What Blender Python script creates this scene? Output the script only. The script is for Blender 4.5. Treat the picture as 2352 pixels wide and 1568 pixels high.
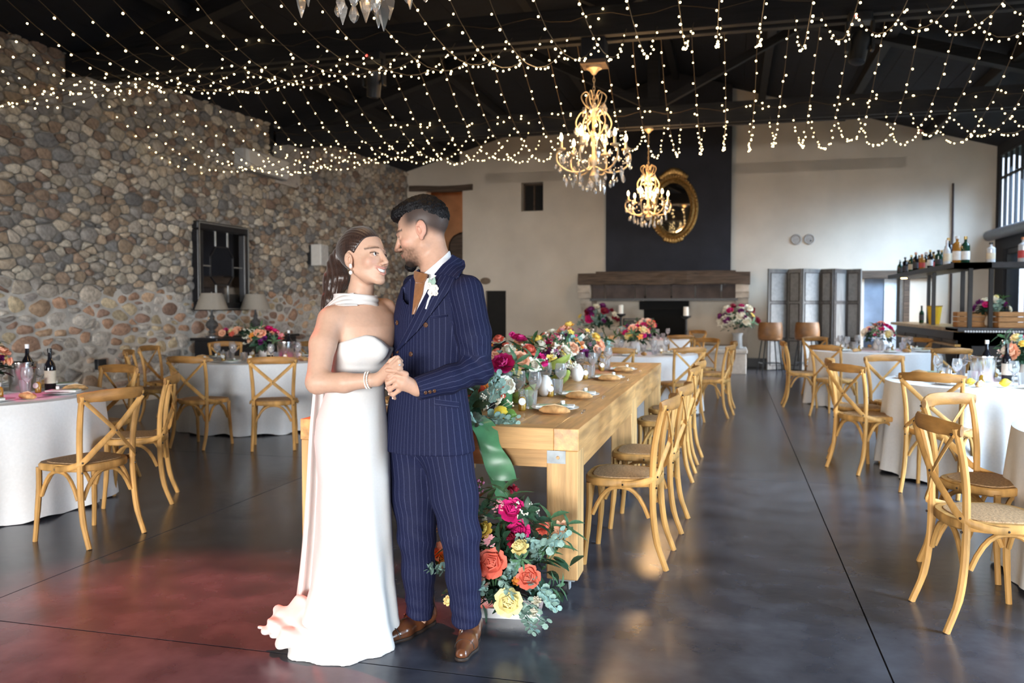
import bpy, bmesh, math, random
import numpy as np
from mathutils import Vector, Matrix, Euler
for _o in list(bpy.data.objects): bpy.data.objects.remove(_o, do_unlink=True)
scn = bpy.context.scene
COL = scn.collection
R = math.radians
# ------------------------------------------------------------------ camera
YAW, PIT, CAMZ = 14.635, 2.403, 1.38
_cd = bpy.data.cameras.new('camera'); CAM = bpy.data.objects.new('camera', _cd); COL.objects.link(CAM)
CAM.location = (0, 0, CAMZ); CAM.rotation_euler = (R(90 - PIT), 0, R(YAW))
_cd.sensor_width = 36; _cd.lens = 1930 / 2352 * 36; _cd.clip_end = 200
_cd.dof.use_dof = True; _cd.dof.focus_distance = 3.45; _cd.dof.aperture_fstop = 3.2
scn.camera = CAM
# ------------------------------------------------------------------ view
scn.view_settings.view_transform = 'Standard'; scn.view_settings.look = 'None'
scn.view_settings.gamma = 1.0; scn.view_settings.use_curve_mapping = False
scn.view_settings.exposure = 0.5
# ------------------------------------------------------------------ world: overcast daylight
W = bpy.data.worlds.new('daylight'); scn.world = W; W.use_nodes = True
_n = W.node_tree; _n.nodes.clear()
_o = _n.nodes.new('ShaderNodeOutputWorld'); _b = _n.nodes.new('ShaderNodeBackground')
_g = _n.nodes.new('ShaderNodeTexCoord'); _s = _n.nodes.new('ShaderNodeSeparateXYZ'); _r = _n.nodes.new('ShaderNodeValToRGB')
_r.color_ramp.elements[0].position = 0.45; _r.color_ramp.elements[0].color = (.80, .88, 1.0, 1)
_r.color_ramp.elements[1].position = 0.9; _r.color_ramp.elements[1].color = (.62, .78, 1.0, 1)
_n.links.new(_g.outputs['Generated'], _s.inputs[0]); _n.links.new(_s.outputs['Z'], _r.inputs[0])
_n.links.new(_r.outputs[0], _b.inputs[0]); _b.inputs[1].default_value = 1.3
_n.links.new(_b.outputs[0], _o.inputs[0])
# ------------------------------------------------------------------ large lights
def area(name, loc, target, sx, sy, power, col, spread=180):
    l = bpy.data.lights.new(name, 'AREA'); l.shape = 'RECTANGLE'; l.size = sx; l.size_y = sy
    l.energy = power; l.color = col; l.spread = R(spread)
    o = bpy.data.objects.new(name, l); COL.objects.link(o); o.location = loc
    d = Vector(target) - Vector(loc); o.rotation_euler = d.to_track_quat('-Z', 'Y').to_euler()
    return o
def spot(name, loc, target, power, col, ang, blend=.3, rad=.05):
    l = bpy.data.lights.new(name, 'SPOT'); l.energy = power; l.color = col; l.spot_size = R(ang); l.spot_blend = blend
    l.shadow_soft_size = rad
    o = bpy.data.objects.new(name, l); COL.objects.link(o); o.location = loc
    d = Vector(target) - Vector(loc); o.rotation_euler = d.to_track_quat('-Z', 'Y').to_euler()
    return o
# daylight entering by the wide barn door at the end of the hall behind the camera
area('door_daylight', (-.5, -13.85, 1.55), (-1.6, 4.0, -5.6), 9.0, 2.5, 1160, (.985, .98, .97), 86)
# daylight through the high window band and the glazed doors of the right wall
area('window_daylight', (5.3, 11.0, 3.85), (2.4, 11.2, -1.0), 15.0, 1.4, 400, (.60, .79, 1.0), 90)
area('bar_end_daylight', (5.25, 17.9, 3.7), (2.2, 19.9, .9), 2.4, 1.3, 95, (.50, .72, 1.0), 74)
area('side_door_daylight', (5.3, 4.2, 1.5), (-3, 8.5, -3.6), 4.2, 2.3, 300, (.64, .82, 1.0), 92)
area('bar_door_daylight', (5.3, 18.1, 1.3), (-4, 18.8, -3.2), 2.2, 2.2, 130, (1.0, .96, .92), 92)
# ------------------------------------------------------------------ helpers
rnd = random.Random(7)
CY, SY = math.cos(R(YAW)), math.sin(R(YAW))
def cam(lat, dep): return (lat * CY - dep * SY, lat * SY + dep * CY)
MATS = {}
def _node(nt, t, **kw):
    n = nt.nodes.new(t)
    for k, v in kw.items(): setattr(n, k, v)
    return n
def M(name, col, rough=.5, metal=0, var=.12, scale=18, bump=0, bscale=60, trans=0, emis=None, estr=0, col2=None,
      attr=None, coat=0, sheen=0, sss=0, spec=.5, stretch=None, ior=1.45, alpha=1, coords='Object', detail=4, thr=None):
    if name in MATS: return MATS[name]
    m = bpy.data.materials.new(name); m.use_nodes = True; nt = m.node_tree
    b = nt.nodes['Principled BSDF']; L = nt.links.new
    c = (*col, 1)
    tc = _node(nt, 'ShaderNodeTexCoord'); mp = _node(nt, 'ShaderNodeMapping'); L(tc.outputs[coords], mp.inputs[0])
    if stretch: mp.inputs['Scale'].default_value = stretch
    no = _node(nt, 'ShaderNodeTexNoise'); no.inputs['Scale'].default_value = scale; no.inputs['Detail'].default_value = detail
    L(mp.outputs[0], no.inputs[0])
    cr = _node(nt, 'ShaderNodeValToRGB')
    lo, hi = thr if thr else (.3, .7)
    cr.color_ramp.elements[0].position = lo; cr.color_ramp.elements[1].position = hi
    if attr:
        at = _node(nt, 'ShaderNodeAttribute'); at.attribute_name = attr
        hs = _node(nt, 'ShaderNodeMixRGB', blend_type='MULTIPLY'); hs.inputs[0].default_value = 1
        cr.color_ramp.elements[0].color = (1 - var, 1 - var, 1 - var, 1); cr.color_ramp.elements[1].color = (1 + var, 1 + var, 1 + var, 1)
        L(no.outputs['Fac'], cr.inputs[0]); L(at.outputs['Color'], hs.inputs[1]); L(cr.outputs[0], hs.inputs[2])
        L(hs.outputs[0], b.inputs['Base Color'])
    else:
        if col2: a0, a1 = c, (*col2, 1)
        else:
            a0 = (*[max(0, x * (1 - var)) for x in col], 1); a1 = (*[min(1, x * (1 + var)) for x in col], 1)
        cr.color_ramp.elements[0].color = a0; cr.color_ramp.elements[1].color = a1
        L(no.outputs['Fac'], cr.inputs[0]); L(cr.outputs[0], b.inputs['Base Color'])
    b.inputs['Roughness'].default_value = rough; b.inputs['Metallic'].default_value = metal
    b.inputs['Transmission Weight'].default_value = trans; b.inputs['IOR'].default_value = ior
    b.inputs['Coat Weight'].default_value = coat; b.inputs['Sheen Weight'].default_value = sheen
    b.inputs['Specular IOR Level'].default_value = spec; b.inputs['Alpha'].default_value = alpha
    if sss:
        b.inputs['Subsurface Weight'].default_value = sss; b.inputs['Subsurface Radius'].default_value = (.012, .005, .003)
        b.inputs['Subsurface Scale'].default_value = 1
    if emis: b.inputs['Emission Color'].default_value = (*emis, 1); b.inputs['Emission Strength'].default_value = estr
    if bump:
        n2 = _node(nt, 'ShaderNodeTexNoise'); n2.inputs['Scale'].default_value = bscale; n2.inputs['Detail'].default_value = 3
        L(mp.outputs[0], n2.inputs[0]); bp = _node(nt, 'ShaderNodeBump'); bp.inputs['Strength'].default_value = bump; bp.inputs['Distance'].default_value = .01
        L(n2.outputs['Fac'], bp.inputs['Height']); L(bp.outputs[0], b.inputs['Normal'])
    MATS[name] = m
    return m
class MB:
    def __init__(s): s.v = []; s.f = []; s.c = None
    def add(s, vs, fs):
        o = len(s.v); s.v += [tuple(p) for p in vs]; s.f += [tuple(i + o for i in f) for f in fs]; return s
    def box(s, c, d, rz=0, rot=None):
        x, y, z = d[0] / 2, d[1] / 2, d[2] / 2
        vs = [Vector(p) for p in ((-x, -y, -z), (x, -y, -z), (x, y, -z), (-x, y, -z), (-x, -y, z), (x, -y, z), (x, y, z), (-x, y, z))]
        m = rot if rot is not None else Matrix.Rotation(rz, 3, 'Z')
        return s.add([m @ p + Vector(c) for p in vs], [(0, 3, 2, 1), (4, 5, 6, 7), (0, 1, 5, 4), (1, 2, 6, 5), (2, 3, 7, 6), (3, 0, 4, 7)])
    def span(s, a, b): return s.box([(p + q) / 2 for p, q in zip(a, b)], [abs(q - p) for p, q in zip(a, b)])
    def bar(s, a, b, w, h, up=(0, 0, 1)):
        a, b = Vector(a), Vector(b); d = b - a; L = d.length; d.normalize(); u = Vector(up)
        if abs(d.dot(u)) > .98: u = Vector((0, 1, 0))
        x = d.cross(u).normalized(); z = x.cross(d)
        return s.box((a + b) / 2, (w, L, h), rot=Matrix((x, d, z)).transposed())
    def tube(s, path, r, n=8, cap=True, flat=None, up=None):
        P = [Vector(p) for p in path]; k = len(P); rings = []
        rr = r if hasattr(r, '__len__') else [r] * k
        pu = None
        for i in range(k):
            t = (P[min(i + 1, k - 1)] - P[max(i - 1, 0)]).normalized()
            if up is not None: u = Vector(up)
            elif pu is None: u = Vector((0, 0, 1)) if abs(t.z) < .9 else Vector((0, 1, 0))
            else: u = pu
            x = t.cross(u)
            if x.length < 1e-5: x = t.cross(Vector((1, .1, 0)))
            x.normalize(); y = x.cross(t).normalized(); pu = y
            fx, fy = flat if flat else (1, 1)
            rings.append([P[i] + (x * math.cos(2 * math.pi * j / n) * fx + y * math.sin(2 * math.pi * j / n) * fy) * rr[i] for j in range(n)])
        return s.loft(rings, cap)
    def loft(s, rings, cap=True, closed=True):
        n = len(rings[0]); vs = [p for r in rings for p in r]; fs = []
        for i in range(len(rings) - 1):
            for j in range(n if closed else n - 1):
                a = i * n + j; b = i * n + (j + 1) % n
                fs.append((a, b, b + n, a + n))
        if cap and closed:
            fs.append(tuple(range(n - 1, -1, -1))); fs.append(tuple((len(rings) - 1) * n + j for j in range(n)))
        return s.add(vs, fs)
    def lathe(s, prof, c=(0, 0, 0), n=16, cap=True, sx=1, sy=1):
        rings = [[(c[0] + r * sx * math.cos(2 * math.pi * j / n), c[1] + r * sy * math.sin(2 * math.pi * j / n), c[2] + z) for j in range(n)] for r, z in prof]
        return s.loft(rings, cap)
    def ball(s, c, r, n=8, m=5, sc=(1, 1, 1)):
        return s.lathe([(max(1e-4, r * math.sin(math.pi * i / m)) , -r * math.cos(math.pi * i / m) * sc[2]) for i in range(m + 1)], c, n, True, sc[0], sc[1])
    def build(s, name, mat, parent=None, loc=(0, 0, 0), rot=(0, 0, 0), smooth=True, bev=0, cols=None, sub=0):
        me = bpy.data.meshes.new(name); me.from_pydata(s.v, [], s.f); me.validate()
        if smooth: me.polygons.foreach_set('use_smooth', [True] * len(me.polygons))
        if cols is not None:
            a = me.color_attributes.new('Col', 'FLOAT_COLOR', 'POINT')
            a.data.foreach_set('color', [x for c in cols for x in (c[0], c[1], c[2], 1)])
        me.materials.append(mat)
        if smooth: me.set_sharp_from_angle(angle=R(42))
        o = bpy.data.objects.new(name, me); COL.objects.link(o); o.location = loc; o.rotation_euler = rot
        if parent: o.parent = parent
        if bev:
            b = o.modifiers.new('bevel', 'BEVEL'); b.width = bev; b.segments = 2; b.limit_method = 'ANGLE'
        if sub:
            b = o.modifiers.new('sub', 'SUBSURF'); b.levels = sub; b.render_levels = sub
        return o
def empty(name, loc=(0, 0, 0), rz=0, parent=None):
    o = bpy.data.objects.new(name, None); COL.objects.link(o); o.location = loc; o.rotation_euler = (0, 0, rz); o.empty_display_size = .1
    if parent: o.parent = parent
    return o
def tag(o, label=None, cat=None, group=None, kind=None):
    if label: o['label'] = label
    if cat: o['category'] = cat
    if group: o['group'] = group
    if kind: o['kind'] = kind
    return o
_kids = {}
def copy_tree(o, parent=None, loc=None, rz=None, label=None, group=None):
    c = o.copy(); COL.objects.link(c); c.parent = parent
    for ch in [x for x in COL.objects if x.parent == o]: copy_tree(ch, c)
    if loc is not None: c.location = loc
    if rz is not None: c.rotation_euler = (0, 0, rz)
    if label: c['label'] = label
    if group: c['group'] = group
    return c
def inst(o, parent, loc, rot=(0, 0, 0), sc=1):
    c = o.copy(); COL.objects.link(c); c.parent = parent; c.location = loc; c.rotation_euler = rot
    c.scale = (sc, sc, sc) if not hasattr(sc, '__len__') else sc
    return c
def bez(pts, n=8):
    """Catmull-Rom through pts"""
    P = [Vector(p) for p in pts]; P = [P[0] * 2 - P[1]] + P + [P[-1] * 2 - P[-2]]; out = []
    for i in range(1, len(P) - 2):
        for k in range(n):
            t = k / n; a, b, c, d = P[i - 1], P[i], P[i + 1], P[i + 2]
            out.append(.5 * ((2 * b) + (-a + c) * t + (2 * a - 5 * b + 4 * c - d) * t * t + (-a + 3 * b - 3 * c + d) * t ** 3))
    out.append(P[-2]); return out
# ================================================================== THE ROOM
XR, YB, YF = 5.39, 19.9, -14.0
XRIDGE, ZE, SL = -1.27, 4.72, .289
ZRIDGE = ZE + SL * (XR - XRIDGE)
TL = math.tan(R(2.3))
def xl(y): return -7.92 - (19.9 - y) * TL       # the left wall runs slightly askew
def roofz(x): return ZRIDGE - SL * abs(x - XRIDGE)
m_conc = M('polished_concrete', (.026, .029, .041), .24, var=.5, col2=(.098, .102, .124), scale=4.2, bump=.05, bscale=14, coords='Object', detail=15, thr=(.26, .80))
m_joint = M('joint_filler', (.012, .012, .014), .7)
m_plaster = M('old_plaster', (.58, .515, .425), .9, var=.09, scale=1.3, bump=.25, bscale=14, detail=8)
m_black = M('black_painted_board', (.005, .0068, .0125), .8, var=.3, scale=6)
m_beam = M('dark_timber', (.009, .0085, .010), .7, var=.4, scale=8, stretch=(.3, 4, 4), bump=.3)
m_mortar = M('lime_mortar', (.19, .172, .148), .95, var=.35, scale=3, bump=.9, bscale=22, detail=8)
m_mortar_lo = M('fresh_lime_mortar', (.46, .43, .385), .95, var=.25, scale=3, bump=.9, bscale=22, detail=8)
m_stone = M('rubble_stone', (.4, .35, .3), .9, attr='Col', var=.3, scale=22, bump=.8, bscale=45, detail=6)
m_wood_old = M('weathered_oak', (.085, .058, .040), .8, var=.5, scale=7, stretch=(.35, 5, 5), bump=.5, bscale=30, detail=7)
m_dkmetal = M('black_metal', (.010, .011, .013), .45, var=.2)
m_frame = M('window_steel', (.012, .013, .016), .5, var=.2)
# floor: slabs separated by sawn joints
fl = MB().span((-11, YF - 1.5, -.2), (7, YB + .2, -.012)).build('floor', m_joint, smooth=False); tag(fl, kind='structure')
gx = [-11, -7.27, -3.34, .59, 4.52, 7]; gy = [YF - 1.5, -8.9, -4.95, -1.0, 2.95, 6.9, 10.85, 14.8, YB + .2]
for i in range(5):
    for j in range(8):
        g = .0035
        MB().span((gx[i] + g, gy[j] + g, -.012), (gx[i + 1] - g, gy[j + 1] - g, 0)).build('concrete_slab', m_conc, fl, smooth=False)
# plaster walls with openings -------------------------------------------------
def wall_holes(name, mat, x0, x1, z0, z1, holes, y, th=.35):
    """wall in the XZ plane, front face at y, rectangular openings with reveals"""
    xs = sorted({x0, x1, *[h[0] for h in holes], *[h[1] for h in holes]}); zs = sorted({z0, z1, *[h[2] for h in holes], *[h[3] for h in holes]})
    m = MB()
    for a, b in zip(xs, xs[1:]):
        for c, d in zip(zs, zs[1:]):
            cx, cz = (a + b) / 2, (c + d) / 2
            if any(h[0] < cx < h[1] and h[2] < cz < h[3] for h in holes): continue
            m.span((a, y, c), (b, y + th, d))
    return m.build(name, mat, smooth=False)
HOLES = [(-7.42, -6.46, 2.1, 4.26), (-5.87, -5.35, 0, 1.76), (-4.97, -4.42, 3.68, 4.38), (2.82, 3.62, 0, 1.98)]
wb = wall_holes('wall_back', m_plaster, -8.6, 5.42, 0, ZE - .1, HOLES, YB); tag(wb, kind='structure')
_g = MB(); zz = ZE - .35
_g.loft([[(-8.9, y, zz), (5.42, y, zz), (5.42, y, roofz(5.42) + .1), (XRIDGE, y, ZRIDGE + .1), (-8.9, y, roofz(-8.9) + .1)] for y in (YB, YB + .35)])
gb = _g.build('gable', m_plaster, wb, smooth=False)
# left wall: mortar body
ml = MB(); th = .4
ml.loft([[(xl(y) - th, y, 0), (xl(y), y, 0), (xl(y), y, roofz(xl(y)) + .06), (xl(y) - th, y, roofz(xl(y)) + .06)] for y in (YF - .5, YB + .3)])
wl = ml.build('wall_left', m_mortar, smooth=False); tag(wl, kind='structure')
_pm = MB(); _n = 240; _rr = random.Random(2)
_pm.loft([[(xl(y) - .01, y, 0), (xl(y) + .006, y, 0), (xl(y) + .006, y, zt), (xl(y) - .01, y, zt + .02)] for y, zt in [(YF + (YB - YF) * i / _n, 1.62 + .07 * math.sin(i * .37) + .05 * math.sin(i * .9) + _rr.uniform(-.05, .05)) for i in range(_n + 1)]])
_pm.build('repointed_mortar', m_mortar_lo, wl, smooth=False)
# right wall: piers, sill and lintel around windows
wr = MB()
wr.span((XR, YF, 2.55), (XR + .3, YB + .3, 2.94)); wr.span((XR, YF, 4.55), (XR + .3, YB + .3, 5.0))
for a, b in ((YF, 1.9), (6.5, 16.9), (19.3, YB + .3)): wr.span((XR, a, 0), (XR + .3, b, 2.55))
wr.span((XR, YF, 2.94), (XR + .3, .2, 4.55)); wr.span((XR, 19.75, 2.94), (XR + .06, YB + .05, 4.55))
wro = wr.build('wall_right', M('dark_painted_wall', (.02, .021, .025), .8, var=.25), smooth=False); tag(wro, kind='structure')
# front wall with a wide barn door opening (behind the camera)
wf = MB(); wf.span((-9.6, YF - .3, 0), (-5.2, YF, 4.8)); wf.span((4.2, YF - .3, 0), (XR + .3, YF, 4.8)); wf.span((-5.2, YF - .3, 3.4), (4.2, YF, 4.8))
wf.loft([[(-9.6, y, 4.8), (5.7, y, 4.8), (5.7, y, roofz(5.7) + .1), (XRIDGE, y, ZRIDGE + .1), (-9.6, y, roofz(-9.6) + .1)] for y in (YF - .3, YF)])
tag(wf.build('wall_front', m_plaster, smooth=False), kind='structure')
# ceiling: two slopes of boards, each board a piece
ce = MB()
for s in (-1, 1):
    xe = XRIDGE + s * 8.6
    ce.loft([[(XRIDGE, y, ZRIDGE + .06), (xe, y, roofz(xe) + .06), (xe, y, roofz(xe) + .16), (XRIDGE, y, ZRIDGE + .16)] for y in (YF - .6, YB + .5)])
ceo = ce.build('ceiling', m_black, smooth=False); tag(ceo, kind='structure')
for s in (-1, 1):
    n = 14; w = (8.2 if s < 0 else 6.9) / n
    ang = math.atan(SL) * -s
    for k in range(n):
        xm = XRIDGE + s * (k + .5) * w
        MB().box((0, 0, 0), (w * 1.03, YB - YF, .03), rot=Matrix.Rotation(-ang if s < 0 else -ang, 3, 'Y')).build('ceiling_board', m_black, ceo, loc=(xm, (YB + YF) / 2, roofz(xm) + .045), smooth=False)
# purlins and ridge
for x in (-6.6, -4.9, -3.1, XRIDGE, .6, 2.3, 4.0):
    tag(MB().span((x - .07, YF, roofz(x) - .17), (x + .07, YB, roofz(x) + .0)).build('roof_purlin', m_beam, ceo, smooth=False))
# tie-beam trusses
BEAMS = [-5.7, -.3, 4.55, 9.3, 14.05]
for i, y in enumerate(BEAMS):
    t = empty('trim_%d' % (i + 1), (0, y, 0)); tag(t, kind='structure')
    for dy in (-.11, .11):
        MB().span((xl(y) + .02, dy - .05, 4.3), (XR, dy + .05, 4.62)).build('tie_beam', m_beam, t, smooth=False, bev=.006)
    for s in (-1, 1):
        xe = xl(y) if s < 0 else XR
        MB().bar((xe - s * .1, 0, roofz(xe) - .15), (XRIDGE, 0, ZRIDGE - .12), .16, .2, up=(0, 1, 0)).build('principal_rafter', m_beam, t, smooth=False)
        MB().bar((XRIDGE, 0, 4.62), (XRIDGE + s * 2.3, 0, roofz(XRIDGE + s * 2.3) - .2), .12, .12, up=(0, 1, 0)).build('brace', m_beam, t, smooth=False)
    MB().span((XRIDGE - .09, -.08, 4.5), (XRIDGE + .09, .08, ZRIDGE - .1)).build('king_post', m_beam, t, smooth=False)
    MB().loft([[(xl(y) - .05 + a, q, 3.95 + b) for a, b in ((0, 0), (.14, .04), (.42, .35), (0, .35))] for q in (-.2, .2)]).build('corbel', M('plaster_corbel', (.28, .26, .24), .9, bump=.3), t, smooth=False)
# added unseen loft behind the camera, blocks door light from the upper walls
mz = MB().span((-9.5, YF, 2.72), (XR, -.6, 2.9)).build('ceiling_shading_slab', m_beam, smooth=False); tag(mz, kind='structure')
for k in range(9): MB().span((-9.3 + k * 1.75, YF, 2.56), (-9.15 + k * 1.75, -.62, 2.72)).build('shading_slab_joist', m_beam, mz, smooth=False)
for k in (-7.4, 4.4): MB().span((k - .09, -.85, 0), (k + .09, -.67, 2.56)).build('shading_slab_post', m_beam, mz, smooth=False)
# rubble stones of the left wall --------------------------------------------
def stone_wall():
    """rubble: irregular cells between scattered seeds, drawn in by the mortar joint and domed"""
    rn = random.Random(11); AY = 1.6; y0, y1, z0, z1 = 6.4, 19.88, .02, 4.84
    pal_hi = [(.40, .32, .235), (.33, .285, .235), (.27, .245, .22), (.46, .39, .30), (.22, .15, .11), (.29, .205, .145), (.50, .44, .35), (.20, .19, .18), (.35, .26, .18), (.42, .36, .29), (.30, .27, .24)]
    pal_lo = [(.42, .25, .16), (.46, .31, .20), (.36, .22, .15), (.50, .40, .26), (.42, .38, .33), (.36, .32, .29), (.47, .42, .36), (.30, .19, .14)]
    pal_bt = [(.36, .34, .31), (.40, .37, .33), (.34, .26, .22), (.31, .295, .28), (.42, .31, .23)]
    G = {}; cs = .18; pts = []
    def near(u, v, k=2):
        a, b = int(u / cs), int(v / cs); return [p for i in range(a - k, a + k + 1) for j in range(b - k, b + k + 1) for p in G.get((i, j), ())]
    for r0, n in ((.17, 160), (.125, 1500), (.09, 6000), (.066, 9000)):
        for _ in range(n):
            z = rn.uniform(z0, z1); y = rn.uniform(y0, y1); low = z < 1.6
            r = r0 * (.92 if low else .80); u = y / AY
            if r0 < .1 and low and rn.random() < .6: continue
            if any((u - p[0]) ** 2 + (z - p[1]) ** 2 < (.5 * (r + p[2])) ** 2 * 1.25 for p in near(u, z)): continue
            p = (u, z, r); G.setdefault((int(u / cs), int(z / cs)), []).append(p); pts.append(p)
    out = []
    for (u, z, r) in pts:
        poly = [(u - .3, z - .3), (u + .3, z - .3), (u + .3, z + .3), (u - .3, z + .3)]
        for q in near(u, z, 2):
            if q[0] == u and q[1] == z: continue
            dx, dz = q[0] - u, q[1] - z; L2 = dx * dx + dz * dz
            if L2 > .2: continue
            f = .5 + .5 * (r * r - q[2] * q[2]) / L2 * .6; mx, mz = u + dx * f, z + dz * f; new = []
            for k in range(len(poly)):
                a, b = poly[k], poly[(k + 1) % len(poly)]; da = (a[0] - mx) * dx + (a[1] - mz) * dz; db = (b[0] - mx) * dx + (b[1] - mz) * dz
                if da <= 0: new.append(a)
                if (da < 0 < db) or (db < 0 < da): t = da / (da - db); new.append((a[0] + (b[0] - a[0]) * t, a[1] + (b[1] - a[1]) * t))
            poly = new
            if len(poly) < 3: break
        if len(poly) < 3: continue
        cx = sum(p[0] for p in poly) / len(poly); cz = sum(p[1] for p in poly) / len(poly); low = cz < 1.55 + .1 * math.sin(cx * 3)
        P = [((p[0] - cx) * AY, p[1] - cz) for p in poly]
        for _ in range(2):          # round the corners
            P = [q for k in range(len(P)) for a, b in ((P[k], P[(k + 1) % len(P)]),) for q in ((a[0] * .78 + b[0] * .22, a[1] * .78 + b[1] * .22), (a[0] * .22 + b[0] * .78, a[1] * .22 + b[1] * .78))][:: (1 if _ == 0 else 2)]
        gap = rn.uniform(.012, .028) if low else rn.uniform(.001, .008); m = max(math.hypot(*p) for p in P)
        if m < .03: continue
        k = [max(.3, 1 - gap / max(.02, math.hypot(*p))) * rn.uniform(.95, 1.03) for p in P]; P = [(p[0] * q, p[1] * q) for p, q in zip(P, k)]; n = len(P)
        ys, zs = cx * AY, cz
        if not (y0 < ys < y1) or min(p[1] for p in P) + zs < .0 or max(p[1] for p in P) + zs > 4.84: continue
        d = rn.uniform(.012, .05); col = rn.choice((pal_lo if zs > .75 else pal_bt) if low else pal_hi); f = rn.uniform(.72, 1.18); col = tuple(c * f for c in col)
        tx, tz = rn.uniform(-.25, .25), rn.uniform(-.25, .25)
        vs = [(-.02, a, b) for a, b in P] + [(max(.004, d * .7 + a * tx * .3 + b * tz * .3), a * .94, b * .93) for a, b in P] + [(max(.006, d * rn.uniform(.9, 1.2) + a * tx * .4 + b * tz * .4), a * .6, b * .6) for a, b in P] + [(d * rn.uniform(.95, 1.25), 0, 0)]
        fs = [(r_ * n + j, r_ * n + (j + 1) % n, (r_ + 1) * n + (j + 1) % n, (r_ + 1) * n + j) for r_ in (0, 1) for j in range(n)] + [(2 * n + j, 2 * n + (j + 1) % n, 3 * n) for j in range(n)]
        out.append((m * m / (ys * ys) * (1.0 if ys > 8.1 else .01), ys, zs, vs, fs, col))
    out.sort(key=lambda t: -t[0]); rest = MB(); rc = []
    for i, (_, y, z, vs, fs, col) in enumerate(out):
        if i < 300: MB().add(vs, fs).build('stone', m_stone, wl, loc=(xl(y), y, z), cols=[col] * len(vs))
        else: rest.add([(xl(y) + a, y + b, z + c) for a, b, c in vs], fs); rc += [col] * len(vs)
    tag(rest.build('small_stones', m_stone, wl, cols=rc), kind='stuff')
stone_wall()
# ---- back wall: openings, fireplace, doors
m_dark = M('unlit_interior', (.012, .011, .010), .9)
m_orange = M('ochre_plaster', (.40, .21, .10), .9, var=.2, scale=3, bump=.2)
# upper passage: a small ochre room behind the wall
r_ = MB(); x0, x1, z0, z1 = -7.9, -5.95, 2.05, 4.6; yb = YB + 1.7
r_.add([(x0, YB + .35, z0), (x1, YB + .35, z0), (x1, yb, z0), (x0, yb, z0), (x0, YB + .35, z1), (x1, YB + .35, z1), (x1, yb, z1), (x0, yb, z1)], [(0, 1, 2, 3), (7, 6, 5, 4), (3, 2, 6, 7), (0, 3, 7, 4), (1, 5, 6, 2)])
tag(r_.build('wall_passage', m_orange, smooth=False), kind='structure')
_pl = bpy.data.lights.new('passage_lamp', 'POINT'); _pl.energy = 4.5; _pl.color = (1, .5, .2); _pl.shadow_soft_size = .1
_po = bpy.data.objects.new('passage_lamp', _pl); COL.objects.link(_po); _po.location = (-6.35, YB + .9, 4.1)
t = empty('wooden_barrel', (-6.75, YB + 1.15, 2.9)); tag(t, 'old wooden barrel seen through the high passage opening', 'barrel')
_b = MB().lathe([(.34, -.3), (.42, -.1), (.42, .1), (.34, .3)], n=20); _bo = _b.build('staves', m_wood_old, t, rot=(R(90), 0, 0))
for z in (-.24, .24): MB().lathe([(.375, z - .03), (.385, z + .03)], n=20, cap=False).build('hoop', m_dkmetal, t, rot=(R(90), 0, 0))
tag(MB().span((-7.85, YB + .4, 2.1), (-6.2, YB + 1.65, 2.5)).build('storage_chest', m_dark, smooth=False, bev=.02), 'low dark chest under the barrel in the high passage', 'chest')
t = tag(MB().loft([[(x, YB - .09 + dy, 4.30 + dz + .02 * math.sin(x * 3)) for dy, dz in ((0, -.07), (.2, -.07), (.2, .07), (0, .07))] for x in [-7.84 + .165 * i for i in range(11)]]).build('trim_9', m_wood_old, smooth=False), kind='structure')
# lower dark doorway
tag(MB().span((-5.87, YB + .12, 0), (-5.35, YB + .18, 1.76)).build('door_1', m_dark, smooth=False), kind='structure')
# niche with a small shuttered window
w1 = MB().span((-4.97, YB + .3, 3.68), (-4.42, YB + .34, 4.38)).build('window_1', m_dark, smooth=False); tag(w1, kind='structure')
for a, b in (((-4.97, 3.68), (-4.93, 4.38)), ((-4.46, 3.68), (-4.42, 4.38)), ((-4.97, 4.33), (-4.42, 4.38)), ((-4.97, 3.68), (-4.42, 3.72)), ((-4.715, 3.7), (-4.68, 4.36))):
    MB().span((a[0], YB + .24, a[1]), (b[0], YB + .3, b[1])).build('window_frame', m_wood_old, w1, smooth=False)
# plaque and round vents
tag(MB().lathe([(.13, 0), (.13, .03), (.10, .045)], n=20, sx=1, sy=.65).build('wall_plaque', M('stained_wood_plaque', (.17, .12, .08), .7), loc=(-5.87, YB, 2.0), rot=(R(90), 0, 0)), 'small oval wooden plaque above the dark low doorway', 'plaque')
for x, lb in ((1.38, 'round wall vent beside the chimney breast'), (1.66, 'round wall vent with a dark knob above the folding screen')):
    t = empty('wall_vent', (x, YB, 2.87)); tag(t, lb, 'vent')
    MB().lathe([(.115, 0), (.12, .02), (.10, .035), (.085, .02)], n=24).build('rim', M('vent_grey', (.33, .30, .27), .6), t, rot=(R(90), 0, 0))
    MB().lathe([(.085, 0), (.085, .018)], n=24).build('grille', M('vent_light', (.50, .47, .43), .7), t, rot=(R(90), 0, 0))
    if x > 1.5: MB().ball((.03, -.03, -.03), .018).build('knob', m_dkmetal, t)
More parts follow.
